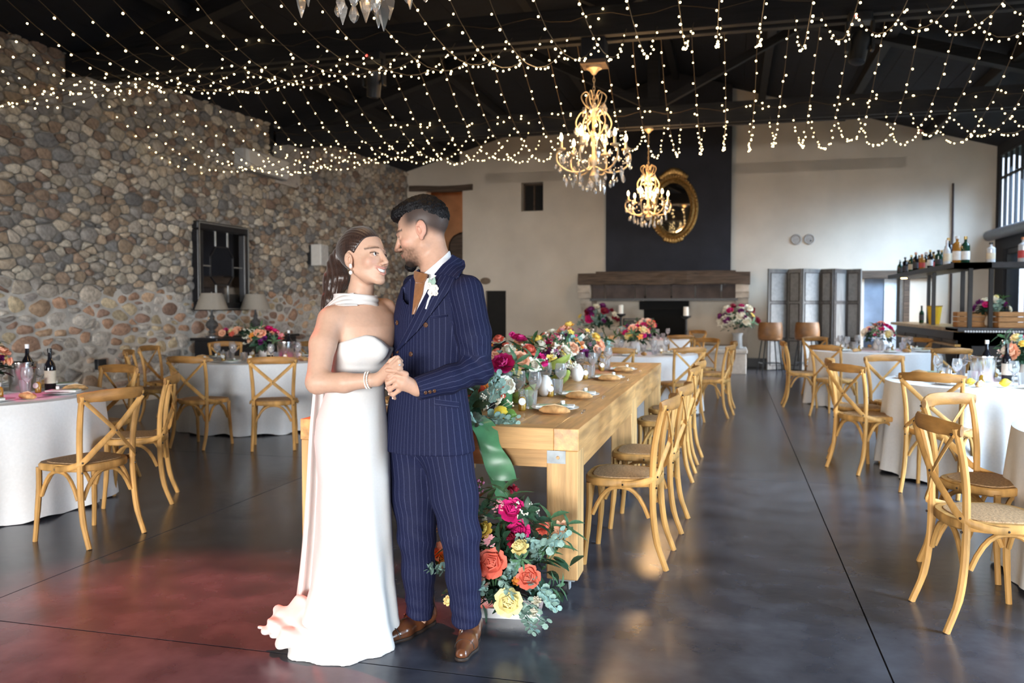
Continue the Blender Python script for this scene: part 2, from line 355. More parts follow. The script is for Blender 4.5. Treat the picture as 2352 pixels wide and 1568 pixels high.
# doorway at the bar end: lintel, glazed leaf, white door
tag(MB().span((2.66, YB - .08, 1.98), (4.25, YB + .1, 2.16)).build('trim_10', m_wood_old, smooth=False, bev=.01), kind='structure')
d3 = MB().span((2.80, YB + .08, 0), (3.24, YB + .12, 2.0)).build('door_2', M('misty_blue_glass', (.15, .19, .25), .18, var=.5, scale=1.5), smooth=False); tag(d3, kind='structure')
MB().span((2.84, YB + .05, .0), (3.24, YB + .09, .62)).build('lower_panel', M('door_navy', (.02, .03, .05), .5), d3, smooth=False)
d4 = MB().span((3.24, YB + .06, 0), (3.66, YB + .12, 2.0)).build('door_3', M('pale_blue_door', (.62, .70, .76), .5), smooth=False, bev=.008); tag(d4, kind='structure')
tag(MB().span((3.62, YB - .05, 0), (3.74, YB + .05, 1.98)).build('trim_11', m_wood_old, smooth=False), kind='structure')
# skirting
for i, (a, b) in enumerate(((-8.0, -5.9), (.3, 2.8), (3.8, XR))):
    nm = 'baseboard_back' if i == 0 else 'baseboard_back.%03d' % i
    tag(MB().span((a, YB - .03, 0), (b, YB, .2)).build(nm, m_dkmetal, smooth=False), kind='structure')
# chimney breast
CX0, CX1 = -2.84, -.03; CF = YB - .42
tag(MB().loft([[(CX0, y, 2.1), (CX1, y, 2.1), (CX1, y, roofz(CX1)), (XRIDGE, y, ZRIDGE), (CX0, y, roofz(CX0))] for y in (CF, YB + .02)]).build('wall_chimney', M('charcoal_limewash', (.016, .018, .026), .8, var=.25, scale=2, bump=.15), smooth=False), kind='structure')
fp = empty('fireplace', (0, 0, 0)); tag(fp, 'old stone fireplace with thick weathered oak mantel beam', 'fireplace')
mt = MB(); NX = 14
rn = random.Random(3)
mt.loft([[(x, 18.72 + dy + rn.uniform(-.02, .02), z + rn.uniform(-.018, .018)) for dy, z in ((0, 1.86), (.0, 2.0), (.03, 2.13), (.8, 2.13), (.8, 1.86))] for x in [-3.36 + (3.74 / NX) * i for i in range(NX + 1)]])
mt.build('mantel_beam', m_wood_old, fp, smooth=False)
MB().span((-2.98, 18.9, 2.10), (.08, YB, 2.16)).build('mantel_shelf', m_wood_old, fp, smooth=False)
m_hood = M('smoked_board', (.055, .040, .036), .7, var=.5, scale=3)
xs = [-3.08, -2.78, -2.10, -1.88, -1.30, -.78, -.22, .10]
for i in range(7):
    MB().span((xs[i] + .015, 18.98 + (.03 if i % 2 else 0), 1.55), (xs[i + 1] - .015, 19.03, 1.86)).build('hood_panel', m_hood, fp, smooth=False)
MB().span((-3.12, 18.95, 1.50), (.13, 19.06, 1.555)).build('hood_rail', m_dkmetal, fp, smooth=False)
m_lime = M('worn_limestone', (.46, .40, .33), .9, var=.25, scale=6, bump=.5, bscale=20)
for x in (-3.24, .22):
    MB().loft([[(x - .13, y0, z), (x + .13, y0, z), (x + .13, YB, z), (x - .13, YB, z)] for z, y0 in ((.0, 19.45), (.95, 19.45), (1.25, 19.3), (1.45, 19.12), (1.55, 19.1))]).build('stone_jamb', m_lime, fp, smooth=False)
    MB().loft([[(x - .14, y0, z), (x + .14, y0, z), (x + .14, YB, z), (x - .14, YB, z)] for z, y0 in ((1.56, 18.9), (1.66, 18.84), (1.70, 18.80), (1.855, 18.78))]).build('corbel', m_lime, fp, smooth=False)
MB().span((-1.98, YB - .16, .5), (-1.0, YB - .02, 1.62)).build('fire_back', M('soot', (.004, .004, .004), .95), fp, smooth=False)
MB().span((-2.05, YB - .5, 1.3), (-.95, YB - .05, 1.5)).build('smoke_hood', M('soot', (.004, .004, .004), .95), fp, smooth=False)
MB().span((-3.4, 17.62, 0), (.30, YB - .01, .42)).build('hearth_block', M('whitewashed_hearth', (.62, .60, .56), .85, var=.1, bump=.2), fp, smooth=False, bev=.015)
MB().span((-3.42, 17.58, .42), (.32, YB - .01, .5)).build('hearth_top', M('hearth_slab', (.58, .55, .5), .8, var=.15, bump=.2), fp, smooth=False, bev=.015)
t = empty('fire_screen', (-1.95, 18.3, .5)); tag(t, 'black wire mesh spark screen on the hearth', 'fire screen')
MB().box((0, 0, .33), (.62, .02, .5)).build('mesh', M('wire_mesh', (.05, .045, .04), .6), t, smooth=False)
for dx in (-.32, .32): MB().span((dx - .012, -.015, 0), (dx + .012, .015, .6)).build('upright', m_dkmetal, t, smooth=False)
MB().span((-.33, -.015, .59), (.33, .015, .62)).build('top_bar', m_dkmetal, t, smooth=False)
m_wax = M('white_wax', (.86, .84, .78), .5, sss=.2, var=.03)
def candle_stand(x, y, z, h, lb):
    t = empty('candle_stand', (x, y, z)); tag(t, lb, 'candle stand')
    MB().lathe([(.10, 0), (.10, .015), (.03, .04), (.022, h * .5), (.035, h * .52), (.022, h * .56), (.024, h - .09), (.10, h - .05), (.105, h - .02), (.05, h - .02)], n=12).build('stand', m_dkmetal, t)
    MB().lathe([(.055, h - .02), (.055, h + .16), (.045, h + .17)], n=12).build('pillar_candle', m_wax, t)
candle_stand(-2.28, 17.9, .5, .74, 'black iron candle stand with white candle at the hearth, beside the spark screen')
candle_stand(-.92, 17.9, .5, .70, 'black iron candle stand with white candle in front of the dark fire opening')
# oval gilt mirror on the chimney
ov = empty('oval_mirror', (-1.30, CF - .05, 3.60)); tag(ov, 'oval gilt-framed mirror with carved crest on the black chimney breast', 'mirror')
m_gilt = M('antique_gilt', (.42, .26, .09), .42, metal=.85, var=.5, scale=30, bump=.8, bscale=40)
a_, b_ = .385, .57
rings = []
for k, (dr, dy) in enumerate(((-.02, .03), (.0, -.03), (.05, -.06), (.10, -.03), (.13, -.05), (.17, -.01), (.17, .05))):
    rings.append([((a_ + dr) * math.cos(2 * math.pi * j / 48), dy, (b_ + dr) * math.sin(2 * math.pi * j / 48)) for j in range(48)])
MB().loft(rings, cap=False).build('frame', m_gilt, ov)
MB().add([(a_ * math.cos(2 * math.pi * j / 48), .0, b_ * math.sin(2 * math.pi * j / 48)) for j in range(48)], [tuple(range(48))]).build('glass', M('mirror_glass', (.9, .88, .84), .03, metal=1, var=.02), ov, smooth=False)
cr = MB()
for j in range(13):
    u = (j - 6) / 6; h = .34 * math.cos(u * 1.35) ** 1.2
    cr.ball((u * .28, -.02, b_ + .10 + h * .45), .05, 8, 5, (1, .5, 1 + h * 2))
cr.build('crest', m_gilt, ov)
cr = MB()
for j in range(7): cr.ball(((j - 3) * .06, -.02, -b_ - .12 - .05 * math.cos((j - 3) * .5)), .055, 8, 5, (1, .5, 1.1))
cr.build('base_carving', m_gilt, ov)
for j in range(44):
    pass
bd = MB()
for j in range(56):
    th_ = 2 * math.pi * j / 56; bd.ball(((a_ + .145) * math.cos(th_), -.05, (b_ + .145) * math.sin(th_)), .022, 6, 4)
tag(bd.build('beading', m_gilt, ov), kind='stuff')
# ---- right wall: glazing
m_glass = M('window_glass', (.9, .95, 1), .02, trans=1, var=.0, ior=1.02, spec=.2)
wi = 3
for (a, b) in ((.2, 6.6), (6.6, 13.2), (13.2, 19.75)):
    w = empty('window_%d' % wi, (XR, 0, 0)); wi += 1; tag(w, kind='structure')
    n = int((b - a) / .34)
    for i in range(n + 1):
        y = a + (b - a) * i / n
        MB().span((.01, y - .03, 2.94), (.06, y + .03, 4.55)).build('mullion', m_frame, w, smooth=False)
    for z in (2.96, 4.05, 4.53): MB().span((.015, a, z - .025), (.055, b, z + .025)).build('glazing_bar', m_frame, w, smooth=False)
    MB().span((.05, a, 2.94), (.053, b, 4.55)).build('pane', m_glass, w, smooth=False)
di = 4
for (a, b) in ((1.9, 6.5), (16.9, 19.3)):
    w = empty('door_%d' % di, (XR, 0, 0)); di += 1; tag(w, kind='structure')
    n = 4 if b - a > 3 else 2
    for i in range(n + 1):
        y = a + (b - a) * i / n
        MB().span((.05, y - .05, 0), (.2, y + .05, 2.55)).build('stile', m_frame, w, smooth=False)
    for z in (.06, 1.0, 2.5): MB().span((.06, a, z - .05), (.18, b, z + .05)).build('rail', m_frame, w, smooth=False)
    MB().span((.12, a, 0), (.124, b, 2.55)).build('pane', m_glass, w, smooth=False)
t = tag(MB().tube([(XR - .16, 6.6, 2.86), (XR - .16, 10, 2.86), (XR - .16, 15, 2.86), (XR - .16, 19.75, 2.86)], .11, 14).build('air_duct', M('grey_duct', (.13, .135, .15), .45, metal=.3)), 'thick grey duct pipe running under the high window band', 'duct')
tag(MB().tube([(4.55, YB - .04, 4.0), (4.56, YB - .04, 3.0), (4.55, YB - .04, 2.2), (4.55, YB - .04, 1.0)], .022, 8).build('drain_pipe', M('rust_pipe', (.045, .03, .028), .7)), 'thin rusty vertical pipe on the plaster wall behind the bar', 'pipe')
# garden outside the glazing
tag(MB().span((XR + .31, -6, -.12), (24, 34, -.05)).build('lawn', M('grass_ground', (.10, .22, .05), .9, var=.4)), 'green lawn outside the glazed doors', 'lawn', kind='stuff')
m_leafo = M('garden_leaf', (.10, .24, .05), .7, var=.6, scale=3)
def shrub(x, y, z, r, h, lb, n=500, seed=1):
    rn = random.Random(seed); t = empty('garden_shrub', (x, y, z)); tag(t, lb, 'shrub', 'shrubs outside the bar windows')
    m = MB()
    for _ in range(n):
        a, b_, q = rn.uniform(0, 6.28), math.acos(rn.uniform(-1, 1)), rn.uniform(.55, 1) ** .5
        c = Vector((r * q * math.sin(b_) * math.cos(a), r * q * math.sin(b_) * math.sin(a), h * .55 + h * .5 * q * math.cos(b_)))
        s = rn.uniform(.08, .16); u = Vector((rn.uniform(-1, 1), rn.uniform(-1, 1), rn.uniform(-1, 1))).normalized(); w = u.orthogonal().normalized()
        m.add([c - u * s, c + w * s * .45, c + u * s, c - w * s * .45], [(0, 1, 2, 3)])
    tag(m.build('foliage', m_leafo, t), kind='stuff'); MB().tube([(0, 0, 0), (.05, 0, h * .3), (0, .05, h * .7)], [.08, .06, .03], 6).build('trunk', m_wood_old, t)
shrub(8.2, 18.2, -.05, 1.5, 3.0, 'leafy green shrub outside the glazed door by the bar', 700, 1)
shrub(11.6, 23.6, -.05, 2.0, 5.6, 'tall leafy tree outside the high window band', 800, 2)
shrub(9.0, 15.4, -.05, 1.5, 3.6, 'bushy green shrub outside, level with the bar counter', 500, 3)
# ================================================================== CHAIRS
m_cw = M('honey_elm', (.50, .272, .085), .5, var=.42, scale=5, stretch=(3, 3, .6), bump=.08, spec=.3, detail=6)
m_rail = M('worn_elm', (.32, .155, .042), .5, var=.45, scale=6, stretch=(.8, 3, 3), bump=.15, detail=6)
m_cane = M('woven_cane', (.43, .27, .14), .7, var=.35, scale=90, bump=.4, bscale=130)
m_screw = M('dark_screw', (.03, .022, .018), .4, metal=.6)
def make_chair():
    t = empty('crossback_chair')
    def seat_ring(k, z):
        P = []
        for j in range(28):
            a = 2 * math.pi * j / 28; e = 3.2; ca, sa = math.cos(a), math.sin(a); q = (abs(ca) ** e + abs(sa) ** e) ** (-1 / e)
            y = sa * q * .205 * k - .015; w = .215 + .028 * (y / .2)
            P.append((ca * q * w * k, y, z))
        return P
    MB().loft([seat_ring(.97, .428), seat_ring(1.0, .435), seat_ring(1.0, .462), seat_ring(.97, .470), seat_ring(.84, .470), seat_ring(.82, .458)], cap=True).build('seat_frame', m_cw, t)
    MB().loft([seat_ring(.845, .462), seat_ring(.82, .474), seat_ring(.5, .478), seat_ring(.1, .478)]).build('cane_seat', m_cane, t)
    for s in (-1, 1):
        MB().tube(bez([(s * .195, -.262, 0), (s * .190, -.212, .14), (s * .186, -.190, .30), (s * .184, -.186, .47), (s * .188, -.192, .62), (s * .198, -.215, .76), (s * .208, -.245, .872)], 4), [.0155] * 4 + [.0175] * 16 + [.0165] * 5, 8).build('rear_leg', m_cw, t)
        MB().tube(bez([(s * .203, .175, 0), (s * .195, .158, .18), (s * .188, .150, .32), (s * .186, .150, .44)], 4), [.0145] * 4 + [.017] * 9, 8).build('front_leg', m_cw, t)
    # bowed top rail
    P = [(x, -.232 - .062 * (1 - (x / .225) ** 2), .862 + .008 * (1 - (x / .225) ** 2)) for x in [-.228 + .456 * i / 12 for i in range(13)]]
    MB().tube(P, [.026] + [.032] * 2 + [.036] * 7 + [.032] * 2 + [.026], 10, flat=(.42, 1), up=(0, 0, 1)).build('top_rail', m_rail, t)
    # crossing bent slats that run on to the seat sides
    for s in (-1, 1):
        off = -.004 * s
        P = bez([(-s * .205, -.258 + off, .842), (-s * .10, -.262 + off, .745), (0, -.258 + off, .655), (s * .10, -.232 + off, .565), (s * .187, -.204, .487), (s * .222, -.10, .452), (s * .224, -.03, .446)], 3)
        MB().tube(P, .0165, 8, flat=(.36, 1), up=(0, .25, 1)).build('cross_slat', m_cw, t)
    # arched stretchers under the seat
    def arch(a, b, ux):
        a, b = Vector(a), Vector(b); P = []
        for i in range(13):
            u = i / 12; q = a.lerp(b, u); q.z = .27 + .155 * (1 - abs(2 * u - 1) ** 2.6); P.append(q)
        MB().tube(P, .012, 7).build('arched_stretcher', m_cw, t)
    arch((-.168, .152, 0), (.168, .152, 0), 0); arch((-.166, -.186, 0), (.166, -.186, 0), 0)
    arch((-.187, .132, 0), (-.187, -.168, 0), 0); arch((.187, .132, 0), (.187, -.168, 0), 0)
    sc = MB()
    for s in (-1, 1):
        sc.ball((s * .205, -.263, .845), .006, 6, 4); sc.ball((s * .187, -.212, .488), .006, 6, 4); sc.ball((s * .228, -.035, .446), .006, 6, 4)
        sc.ball((s * .186, -.206, .43), .006, 6, 4)
    sc.ball((0, -.268, .655), .006, 6, 4); tag(sc.build('screws', m_screw, t), kind='stuff')
    return t
CH = [
 (-3.74, 4.19, 81, 'honey wood cross-back chair pulled out from the near table, its back to the open floor', 'L1'),
 (-4.09, 5.06, 121, 'cross-back wooden chair turned sideways between the two round tables by the stone wall', 'L1'),
 (-4.88, 5.57, 168, 'cross-back wooden chair on the stone wall side of the near table with the ice bucket', 'L1'),
 (-6.22, 8.02, 300, 'cross-back chair with darker rail at the table near the lamps, against the stones', 'L2'),
 (-6.62, 8.80, 277, 'cross-back chair standing closest to the stone wall at the round table near the lamps', 'L2'),
 (-5.06, 7.26, 357, 'cross-back chair angled at the cloth of the round table in front of the black console', 'L2'),
 (-4.33, 7.36, 27, 'cross-back chair squarely backed to the open floor at the round table before the console', 'L2'),
 (-6.48, 9.86, 222, 'cross-back chair in front of the black console table', 'L2'),
 (-5.5, 10.12, 186, 'cross-back chair behind the ice bucket of the table by the console', 'L2'),
 (-.57, 4.60, 88, 'cross-back chair at the near corner of the long oak table with tan cane seat', 'T'),
 (-.53, 5.35, 87, 'second cross-back chair from the near end of the long oak table', 'T'),
 (-.54, 6.87, 89, 'third cross-back chair from the near end of the long oak table', 'T'),
 (-.52, 7.64, 86, 'fourth cross-back chair at the far end of the long oak table', 'T'),
 (-.61, 10.27, 36, 'cross-back chair at the aisle corner of the first round table past the long table', 'A'),
 (-.22, 11.90, 94, 'tall-looking cross-back chair beyond the aisle chair at the round table before the fireplace', 'A'),
 (-.25, 10.84, 80, 'cross-back chair on the aisle at the round table behind the long table', 'A'),
 (-1.30, 9.92, 2, 'cross-back chair between the long table end and the first white round table', 'A'),
 (-.48, 12.78, 150, 'cross-back chair with dark rail on the fireplace side of the first white round table', 'A'),
 (-.91, 14.5, 22, 'cross-back chair backed to the couple at the round table nearest the hearth', 'B'),
 (-.80, 17.0, 140, 'cross-back chair standing right in front of the hearth block', 'B'),
 (1.12, 4.08, 279, 'large foreground cross-back chair with cane seat at the edge of the bar-side table', 'T7'),
 (1.32, 4.86, 224, 'cross-back chair facing out with pale sunlit top rail at the foreground bar-side table', 'T7'),
 (1.52, 6.85, 332, 'cross-back chair with dark brown rail tucked against the middle bar-side table', 'T6'),
 (1.13, 7.60, 302, 'cross-back chair on the aisle of the middle bar-side table, brown cane seat showing', 'T6'),
 (1.14, 8.18, 262, 'cross-back chair mostly hidden behind the aisle chair of the middle bar-side table', 'T6'),
 (1.57, 8.70, 208, 'cross-back chair with black seat standing between the two bar-side round tables', 'T6'),
 (.96, 12.24, 270, 'cross-back chair in profile on the aisle near the leather bar stools', 'T5'),
 (1.28, 11.22, 321, 'cross-back chair backed to the aisle at the far bar-side table', 'T5'),
 (1.38, 13.80, 206, 'cross-back chair behind the far bar-side table, towards the folding screen', 'T5'),
 (2.60, 13.62, 150, 'cross-back chair beside the black bar front at the far table', 'T5'),
 (2.42, 10.85, 8, 'cross-back chair behind the wine bottle, between middle and far bar-side tables', 'T5'),
]
_c0 = make_chair()
for i, (x, y, a, lb, g) in enumerate(CH):
    c = _c0 if i == 0 else copy_tree(_c0)
    c.location = (x, y, 0); c.rotation_euler = (0, 0, R(a)); tag(c, lb, 'chair', 'cross-back dining chairs')
# ================================================================== ROUND TABLES with cloths
m_cloth = M('white_linen', (.80, .80, .80), .85, var=.03, scale=60, sheen=.2)
TABLES = {'L1': (-5.17, 4.70, 'near table by the stone wall'), 'L2': (-5.30, 8.70, 'table before the black console'), 'A': (-1.29, 11.14, 'first table beyond the long oak table'),
          'B': (-1.63, 16.1, 'table nearest the hearth'), 'T5': (1.96, 12.71, 'far bar-side table'), 'T6': (2.15, 7.69, 'middle bar-side table'), 'T7': (2.28, 4.72, 'foreground bar-side table')}
TZ = .762; TR_ = .86
def round_table(key, seed):
    x, y, lb = TABLES[key]; rn = random.Random(seed)
    t = empty('round_table', (x, y, 0)); tag(t, 'round folding table hidden under white linen, ' + lb, 'table', 'round banquet tables')
    MB().lathe([(TR_, .725), (TR_, .752)], n=40).build('tabletop', m_wood_old, t)
    for a in (.5, 2.07, 3.64, 5.2): MB().tube([(.5 * math.cos(a), .5 * math.sin(a), 0), (.5 * math.cos(a), .5 * math.sin(a), .725)], .018, 6).build('leg', m_dkmetal, t)
    n = 144; ph = [rn.uniform(0, 6.28) for _ in range(5)]; fr = [rn.randint(13, 15), rn.randint(20, 23), rn.randint(6, 8)]
    rings = []
    for r_ in (.02, .3, .6, TR_ - .02): rings.append([(r_ * math.cos(2 * math.pi * j / n), r_ * math.sin(2 * math.pi * j / n), TZ) for j in range(n)])
    for k in range(11):
        u = k / 10; rg = []
        for j in range(n):
            a = 2 * math.pi * j / n
            w = math.sin(fr[0] * a + ph[0] + .5 * math.sin(3 * a + ph[4])) + .6 * math.sin(fr[1] * a + ph[1]) + .4 * math.sin(fr[2] * a + ph[2])
            w = math.copysign(abs(w) ** .8, w)
            r_ = TR_ + .012 + .045 * u + w * .034 * u ** .8
            z = TZ - .006 - u * (TZ - .02) + .012 * u * math.sin(fr[0] * a + ph[3])
            rg.append((r_ * math.cos(a), r_ * math.sin(a), max(.004, z)))
        rings.append(rg)
    c = MB().loft(rings, cap=False).build('tablecloth', m_cloth, loc=(x, y, 0)); tag(c, 'white linen cloth falling in folds over the ' + lb, 'tablecloth', 'white round tablecloths')
for i, k in enumerate(TABLES): round_table(k, 20 + i)
# ================================================================== LONG OAK TABLE (two tables end to end)
m_oak = M('rustic_oak', (.60, .33, .125), .5, var=.35, scale=4, stretch=(6, .5, 6), bump=.12, bscale=20, detail=8, coat=.2)
m_oak_end = M('rustic_oak_light', (.58, .335, .13), .55, var=.32, scale=4, stretch=(.5, 6, 6), bump=.15, bscale=20, detail=8)
m_oak_leg = M('rustic_oak_leg', (.60, .355, .145), .55, var=.32, scale=4, stretch=(6, 6, .5), bump=.15, bscale=20, detail=8)
m_plate = M('zinc_plate', (.36, .39, .40), .6, metal=.2, var=.2)
m_wheel = M('black_rubber', (.012, .012, .013), .6)
X0, X1 = -2.11, -.68; TT = .81
def long_table(y0, y1, lb):
    t = empty('farmhouse_table', ((X0 + X1) / 2, (y0 + y1) / 2, 0)); tag(t, lb, 'table', 'oak tables set end to end')
    hw, hl = (X1 - X0) / 2, (y1 - y0) / 2
    n = 6; w = (2 * hw - .24) / n
    for i in range(n):
        x = -hw + .12 + w * (i + .5); MB().span((x - w / 2 + .001, -hl + .14, TT - .05), (x + w / 2 - .001, hl - .14, TT - .0015 * (i % 2))).build('plank', m_oak, t, smooth=False, bev=.0015)
    for s in (-1, 1):
        MB().span((s * hw - (.12 if s > 0 else 0), -hl, TT - .105), (s * hw + (0 if s > 0 else .12), hl, TT)).build('side_beam', m_oak, t, smooth=False, bev=.004)
        ya = s * hl
        MB().span((-hw + .12, min(ya, ya - s * .14), TT - .105), (hw - .12, max(ya, ya - s * .14), TT - .0008)).build('end_beam', m_oak_end, t, smooth=False, bev=.004)
        MB().span((-hw + .14, ya - s * .10 - .02, TT - .20), (hw - .14, ya - s * .10 + .02, TT - .105)).build('apron', m_oak_end, t, smooth=False)
        MB().span((s * (hw - .025) - .025, -hl + .15, TT - .20), (s * (hw - .025) + .02, hl - .15, TT - .105)).build('apron', m_oak, t, smooth=False)
        for q in (-1, 1):
            lx, ly = s * (hw - .078), q * (hl - .082)
            lg = MB().span((lx - .075, ly - .08, .095), (lx + .075, ly + .08, TT - .105)).build('leg', m_oak_leg, t, smooth=False, bev=.006)
            MB().box((lx - s * .028, ly + q * .083, TT - .135), (.088, .004, .06)).build('bracket_plate', m_plate, lg, smooth=False)
            MB().lathe([(.009, 0), (.007, .006)], n=8).build('bolt', m_oak, lg, loc=(lx - s * .02, ly + q * .085, TT - .137), rot=(R(-90 * q), 0, 0))
            ca = empty('castor', (lx, ly, 0)); ca.parent = t
            MB().box((0, 0, .088), (.11, .11, .012)).build('top_plate', m_plate, ca, smooth=False)
            for dx in (-.022, .022): MB().loft([[(dx - .003, y, z), (dx + .003, y, z), (dx + .003, y2, z), (dx - .003, y2, z)] for y, y2, z in ((-.012, .02, .03), (-.02, .02, .05), (-.035, .03, .083))]).build('fork_cheek', m_plate, ca, smooth=False)
            MB().lathe([(.012, -.016), (.034, -.016), (.037, -.01), (.037, .01), (.034, .016), (.012, .016)], n=20).build('wheel', m_wheel, ca, loc=(0, 0, .0375), rot=(0, R(90), 0))
    return t
long_table(3.83, 6.19, 'rustic oak farmhouse table on castors behind the couple, near half of the long table')
long_table(6.195, 8.56, 'rustic oak farmhouse table on castors, far half of the long table')
# ================================================================== IMPLICIT-SURFACE SCULPTING (for the people)
def A3(v): return np.asarray(v, dtype=np.float32)
def f_cone(p, a, b, ra, rb):
    a, b = A3(a), A3(b); ba = b - a; h = np.clip(((p - a) @ ba) / max(1e-9, float(ba @ ba)), 0, 1)
    return np.linalg.norm(p - a - h[..., None] * ba, axis=-1) - (ra + (rb - ra) * h)
def f_ell(p, c, r, rot=None):
    q = p - A3(c)
    if rot is not None: q = q @ rot
    r = A3(r); k0 = np.linalg.norm(q / r, axis=-1); k1 = np.linalg.norm(q / (r * r), axis=-1)
    return k0 * (k0 - 1) / np.maximum(k1, 1e-6)
def f_path(p, pts, rad, k=.01):
    d = None
    for i in range(len(pts) - 1):
        e = f_cone(p, pts[i], pts[i + 1], rad[i], rad[i + 1]); d = e if d is None else smin(d, e, k)
    return d
def smin(a, b, k):
    h = np.clip(.5 + .5 * (b - a) / k, 0, 1); return b * (1 - h) + a * h - k * h * (1 - h)
def smax(a, b, k): return -smin(-a, -b, k)
def rotz(a): c, s = math.cos(a), math.sin(a); return np.array([[c, -s, 0], [s, c, 0], [0, 0, 1]], np.float32)
def rotx(a): c, s = math.cos(a), math.sin(a); return np.array([[1, 0, 0], [0, c, -s], [0, s, c]], np.float32)
def roty(a): c, s = math.cos(a), math.sin(a); return np.array([[c, 0, s], [0, 1, 0], [-s, 0, c]], np.float32)
def f_zloft(p, tab, ang):
    """stack of ellipses: rows z, cx, cy, ru, rv; ang = direction of the u axis (radians, about z)"""
    t = np.asarray(tab, np.float32); t = t[np.argsort(t[:, 0])]
    z = p[..., 2]; cx, cy, ru, rv = (np.interp(z, t[:, 0], t[:, i]) for i in (1, 2, 3, 4))
    dx, dy = p[..., 0] - cx, p[..., 1] - cy; c, s = math.cos(ang), math.sin(ang)
    u, v = dx * c + dy * s, -dx * s + dy * c
    k0 = np.sqrt((u / ru) ** 2 + (v / rv) ** 2); k1 = np.sqrt((u / ru ** 2) ** 2 + (v / rv ** 2) ** 2)
    d = np.where(k0 > .05, k0 * (k0 - 1) / np.maximum(k1, 1e-5), -np.minimum(ru, rv))
    return np.maximum(d, np.maximum(t[0, 0] - z, z - t[-1, 0]))
def sculpt(fn, lo, hi, h):
    lo, hi = A3(lo), A3(hi); n = np.maximum(3, np.ceil((hi - lo) / h).astype(int) + 1)
    ax = [lo[i] + h * np.arange(n[i], dtype=np.float32) for i in range(3)]
    V = np.empty(n, np.float32)
    for i0 in range(0, n[0], 24):
        G = np.stack(np.meshgrid(ax[0][i0:i0 + 24], ax[1], ax[2], indexing='ij'), -1); V[i0:i0 + 24] = fn(G)
    S = V < 0
    acc = np.zeros((n[0] - 1, n[1] - 1, n[2] - 1, 3), np.float32); cnt = np.zeros(acc.shape[:3], np.float32)
    cs = [slice(0, -1), slice(1, None)]
    for a in range(3):
        b, c = (a + 1) % 3, (a + 2) % 3
        for ob in (0, 1):
            for oc in (0, 1):
                s0, s1 = [None] * 3, [None] * 3
                s0[a], s1[a] = cs[0], cs[1]; s0[b] = s1[b] = cs[ob]; s0[c] = s1[c] = cs[oc]
                v0, v1 = V[tuple(s0)], V[tuple(s1)]; x = (v0 < 0) != (v1 < 0)
                t = np.where(x, v0 / np.where(x, v0 - v1, 1), 0)
                acc[..., a] += np.where(x, t, 0); acc[..., b] += np.where(x, ob, 0); acc[..., c] += np.where(x, oc, 0); cnt += x
    m = cnt > 0; idx = np.full(m.shape, -1, np.int64); idx[m] = np.arange(m.sum())
    ijk = np.argwhere(m); vs = lo + (ijk + acc[m] / cnt[m][:, None]) * h
    quads = []
    for a in range(3):
        b, c = (a + 1) % 3, (a + 2) % 3
        sl0, sl1 = [slice(None)] * 3, [slice(None)] * 3; sl0[a] = slice(0, -1); sl1[a] = slice(1, None)
        x = S[tuple(sl0)] != S[tuple(sl1)]
        e = np.argwhere(x); e = e[(e[:, b] > 0) & (e[:, c] > 0) & (e[:, b] < n[b] - 1) & (e[:, c] < n[c] - 1)]
        if not len(e): continue
        def g(db, dc):
            q = e.copy(); q[:, b] -= db; q[:, c] -= dc; return idx[q[:, 0], q[:, 1], q[:, 2]]
        Q = np.stack([g(1, 1), g(0, 1), g(0, 0), g(1, 0)], -1)
        ins = S[tuple(sl0)][e[:, 0], e[:, 1], e[:, 2]]
        Q[~ins] = Q[~ins][:, ::-1]; quads.append(Q)
    return vs, np.concatenate(quads)
def mesh_obj(name, vs, qs, mat, parent=None, cols=None, attrs=None, loc=(0, 0, 0)):
    me = bpy.data.meshes.new(name); me.from_pydata(np.asarray(vs, float).tolist(), [], np.asarray(qs).tolist())
    me.polygons.foreach_set('use_smooth', [True] * len(me.polygons))
    if cols is not None:
        a = me.color_attributes.new('Col', 'FLOAT_COLOR', 'POINT'); c4 = np.ones((len(vs), 4), np.float32); c4[:, :3] = cols; a.data.foreach_set('color', c4.ravel())
    for k, v in (attrs or {}).items():
        a = me.attributes.new(k, 'FLOAT', 'POINT'); a.data.foreach_set('value', np.asarray(v, np.float32))
    me.materials.append(mat); o = bpy.data.objects.new(name, me); COL.objects.link(o); o.location = loc
    if parent: o.parent = parent
    return o
def joinm(*ms):
    vs, qs, o = [], [], 0
    for v, q in ms: vs.append(v); qs.append(q + o); o += len(v)
    return np.concatenate(vs), np.concatenate(qs)
def smooth(vs, qs, it=2, lam=.5):
    vs = vs.copy(); E = np.concatenate([qs[:, [0, 1]], qs[:, [1, 2]], qs[:, [2, 3]], qs[:, [3, 0]]])
    for _ in range(it):
        s = np.zeros_like(vs); c = np.zeros(len(vs), np.float32)
        np.add.at(s, E[:, 0], vs[E[:, 1]]); np.add.at(s, E[:, 1], vs[E[:, 0]]); np.add.at(c, E[:, 0], 1); np.add.at(c, E[:, 1], 1)
        vs += lam * (s / np.maximum(c, 1)[:, None] - vs)
    return vs
def mixc(base, col, w): return base * (1 - w[:, None]) + np.asarray(col, np.float32) * w[:, None]
def sstep(a, b, x): t = np.clip((x - a) / (b - a), 0, 1); return t * t * (3 - 2 * t)
def wob(p, f, s=0): 
    x, y, z = p[..., 0] * f, p[..., 1] * f, p[..., 2] * f
    return (np.sin(x * 1.0 + 1.3 * np.sin(y * .9 + s) + s) + np.sin(y * 1.1 + 1.2 * np.sin(z * .8 + s) + 2 * s) + np.sin(z * .97 + 1.4 * np.sin(x * 1.05 + s) + 3 * s)) / 3
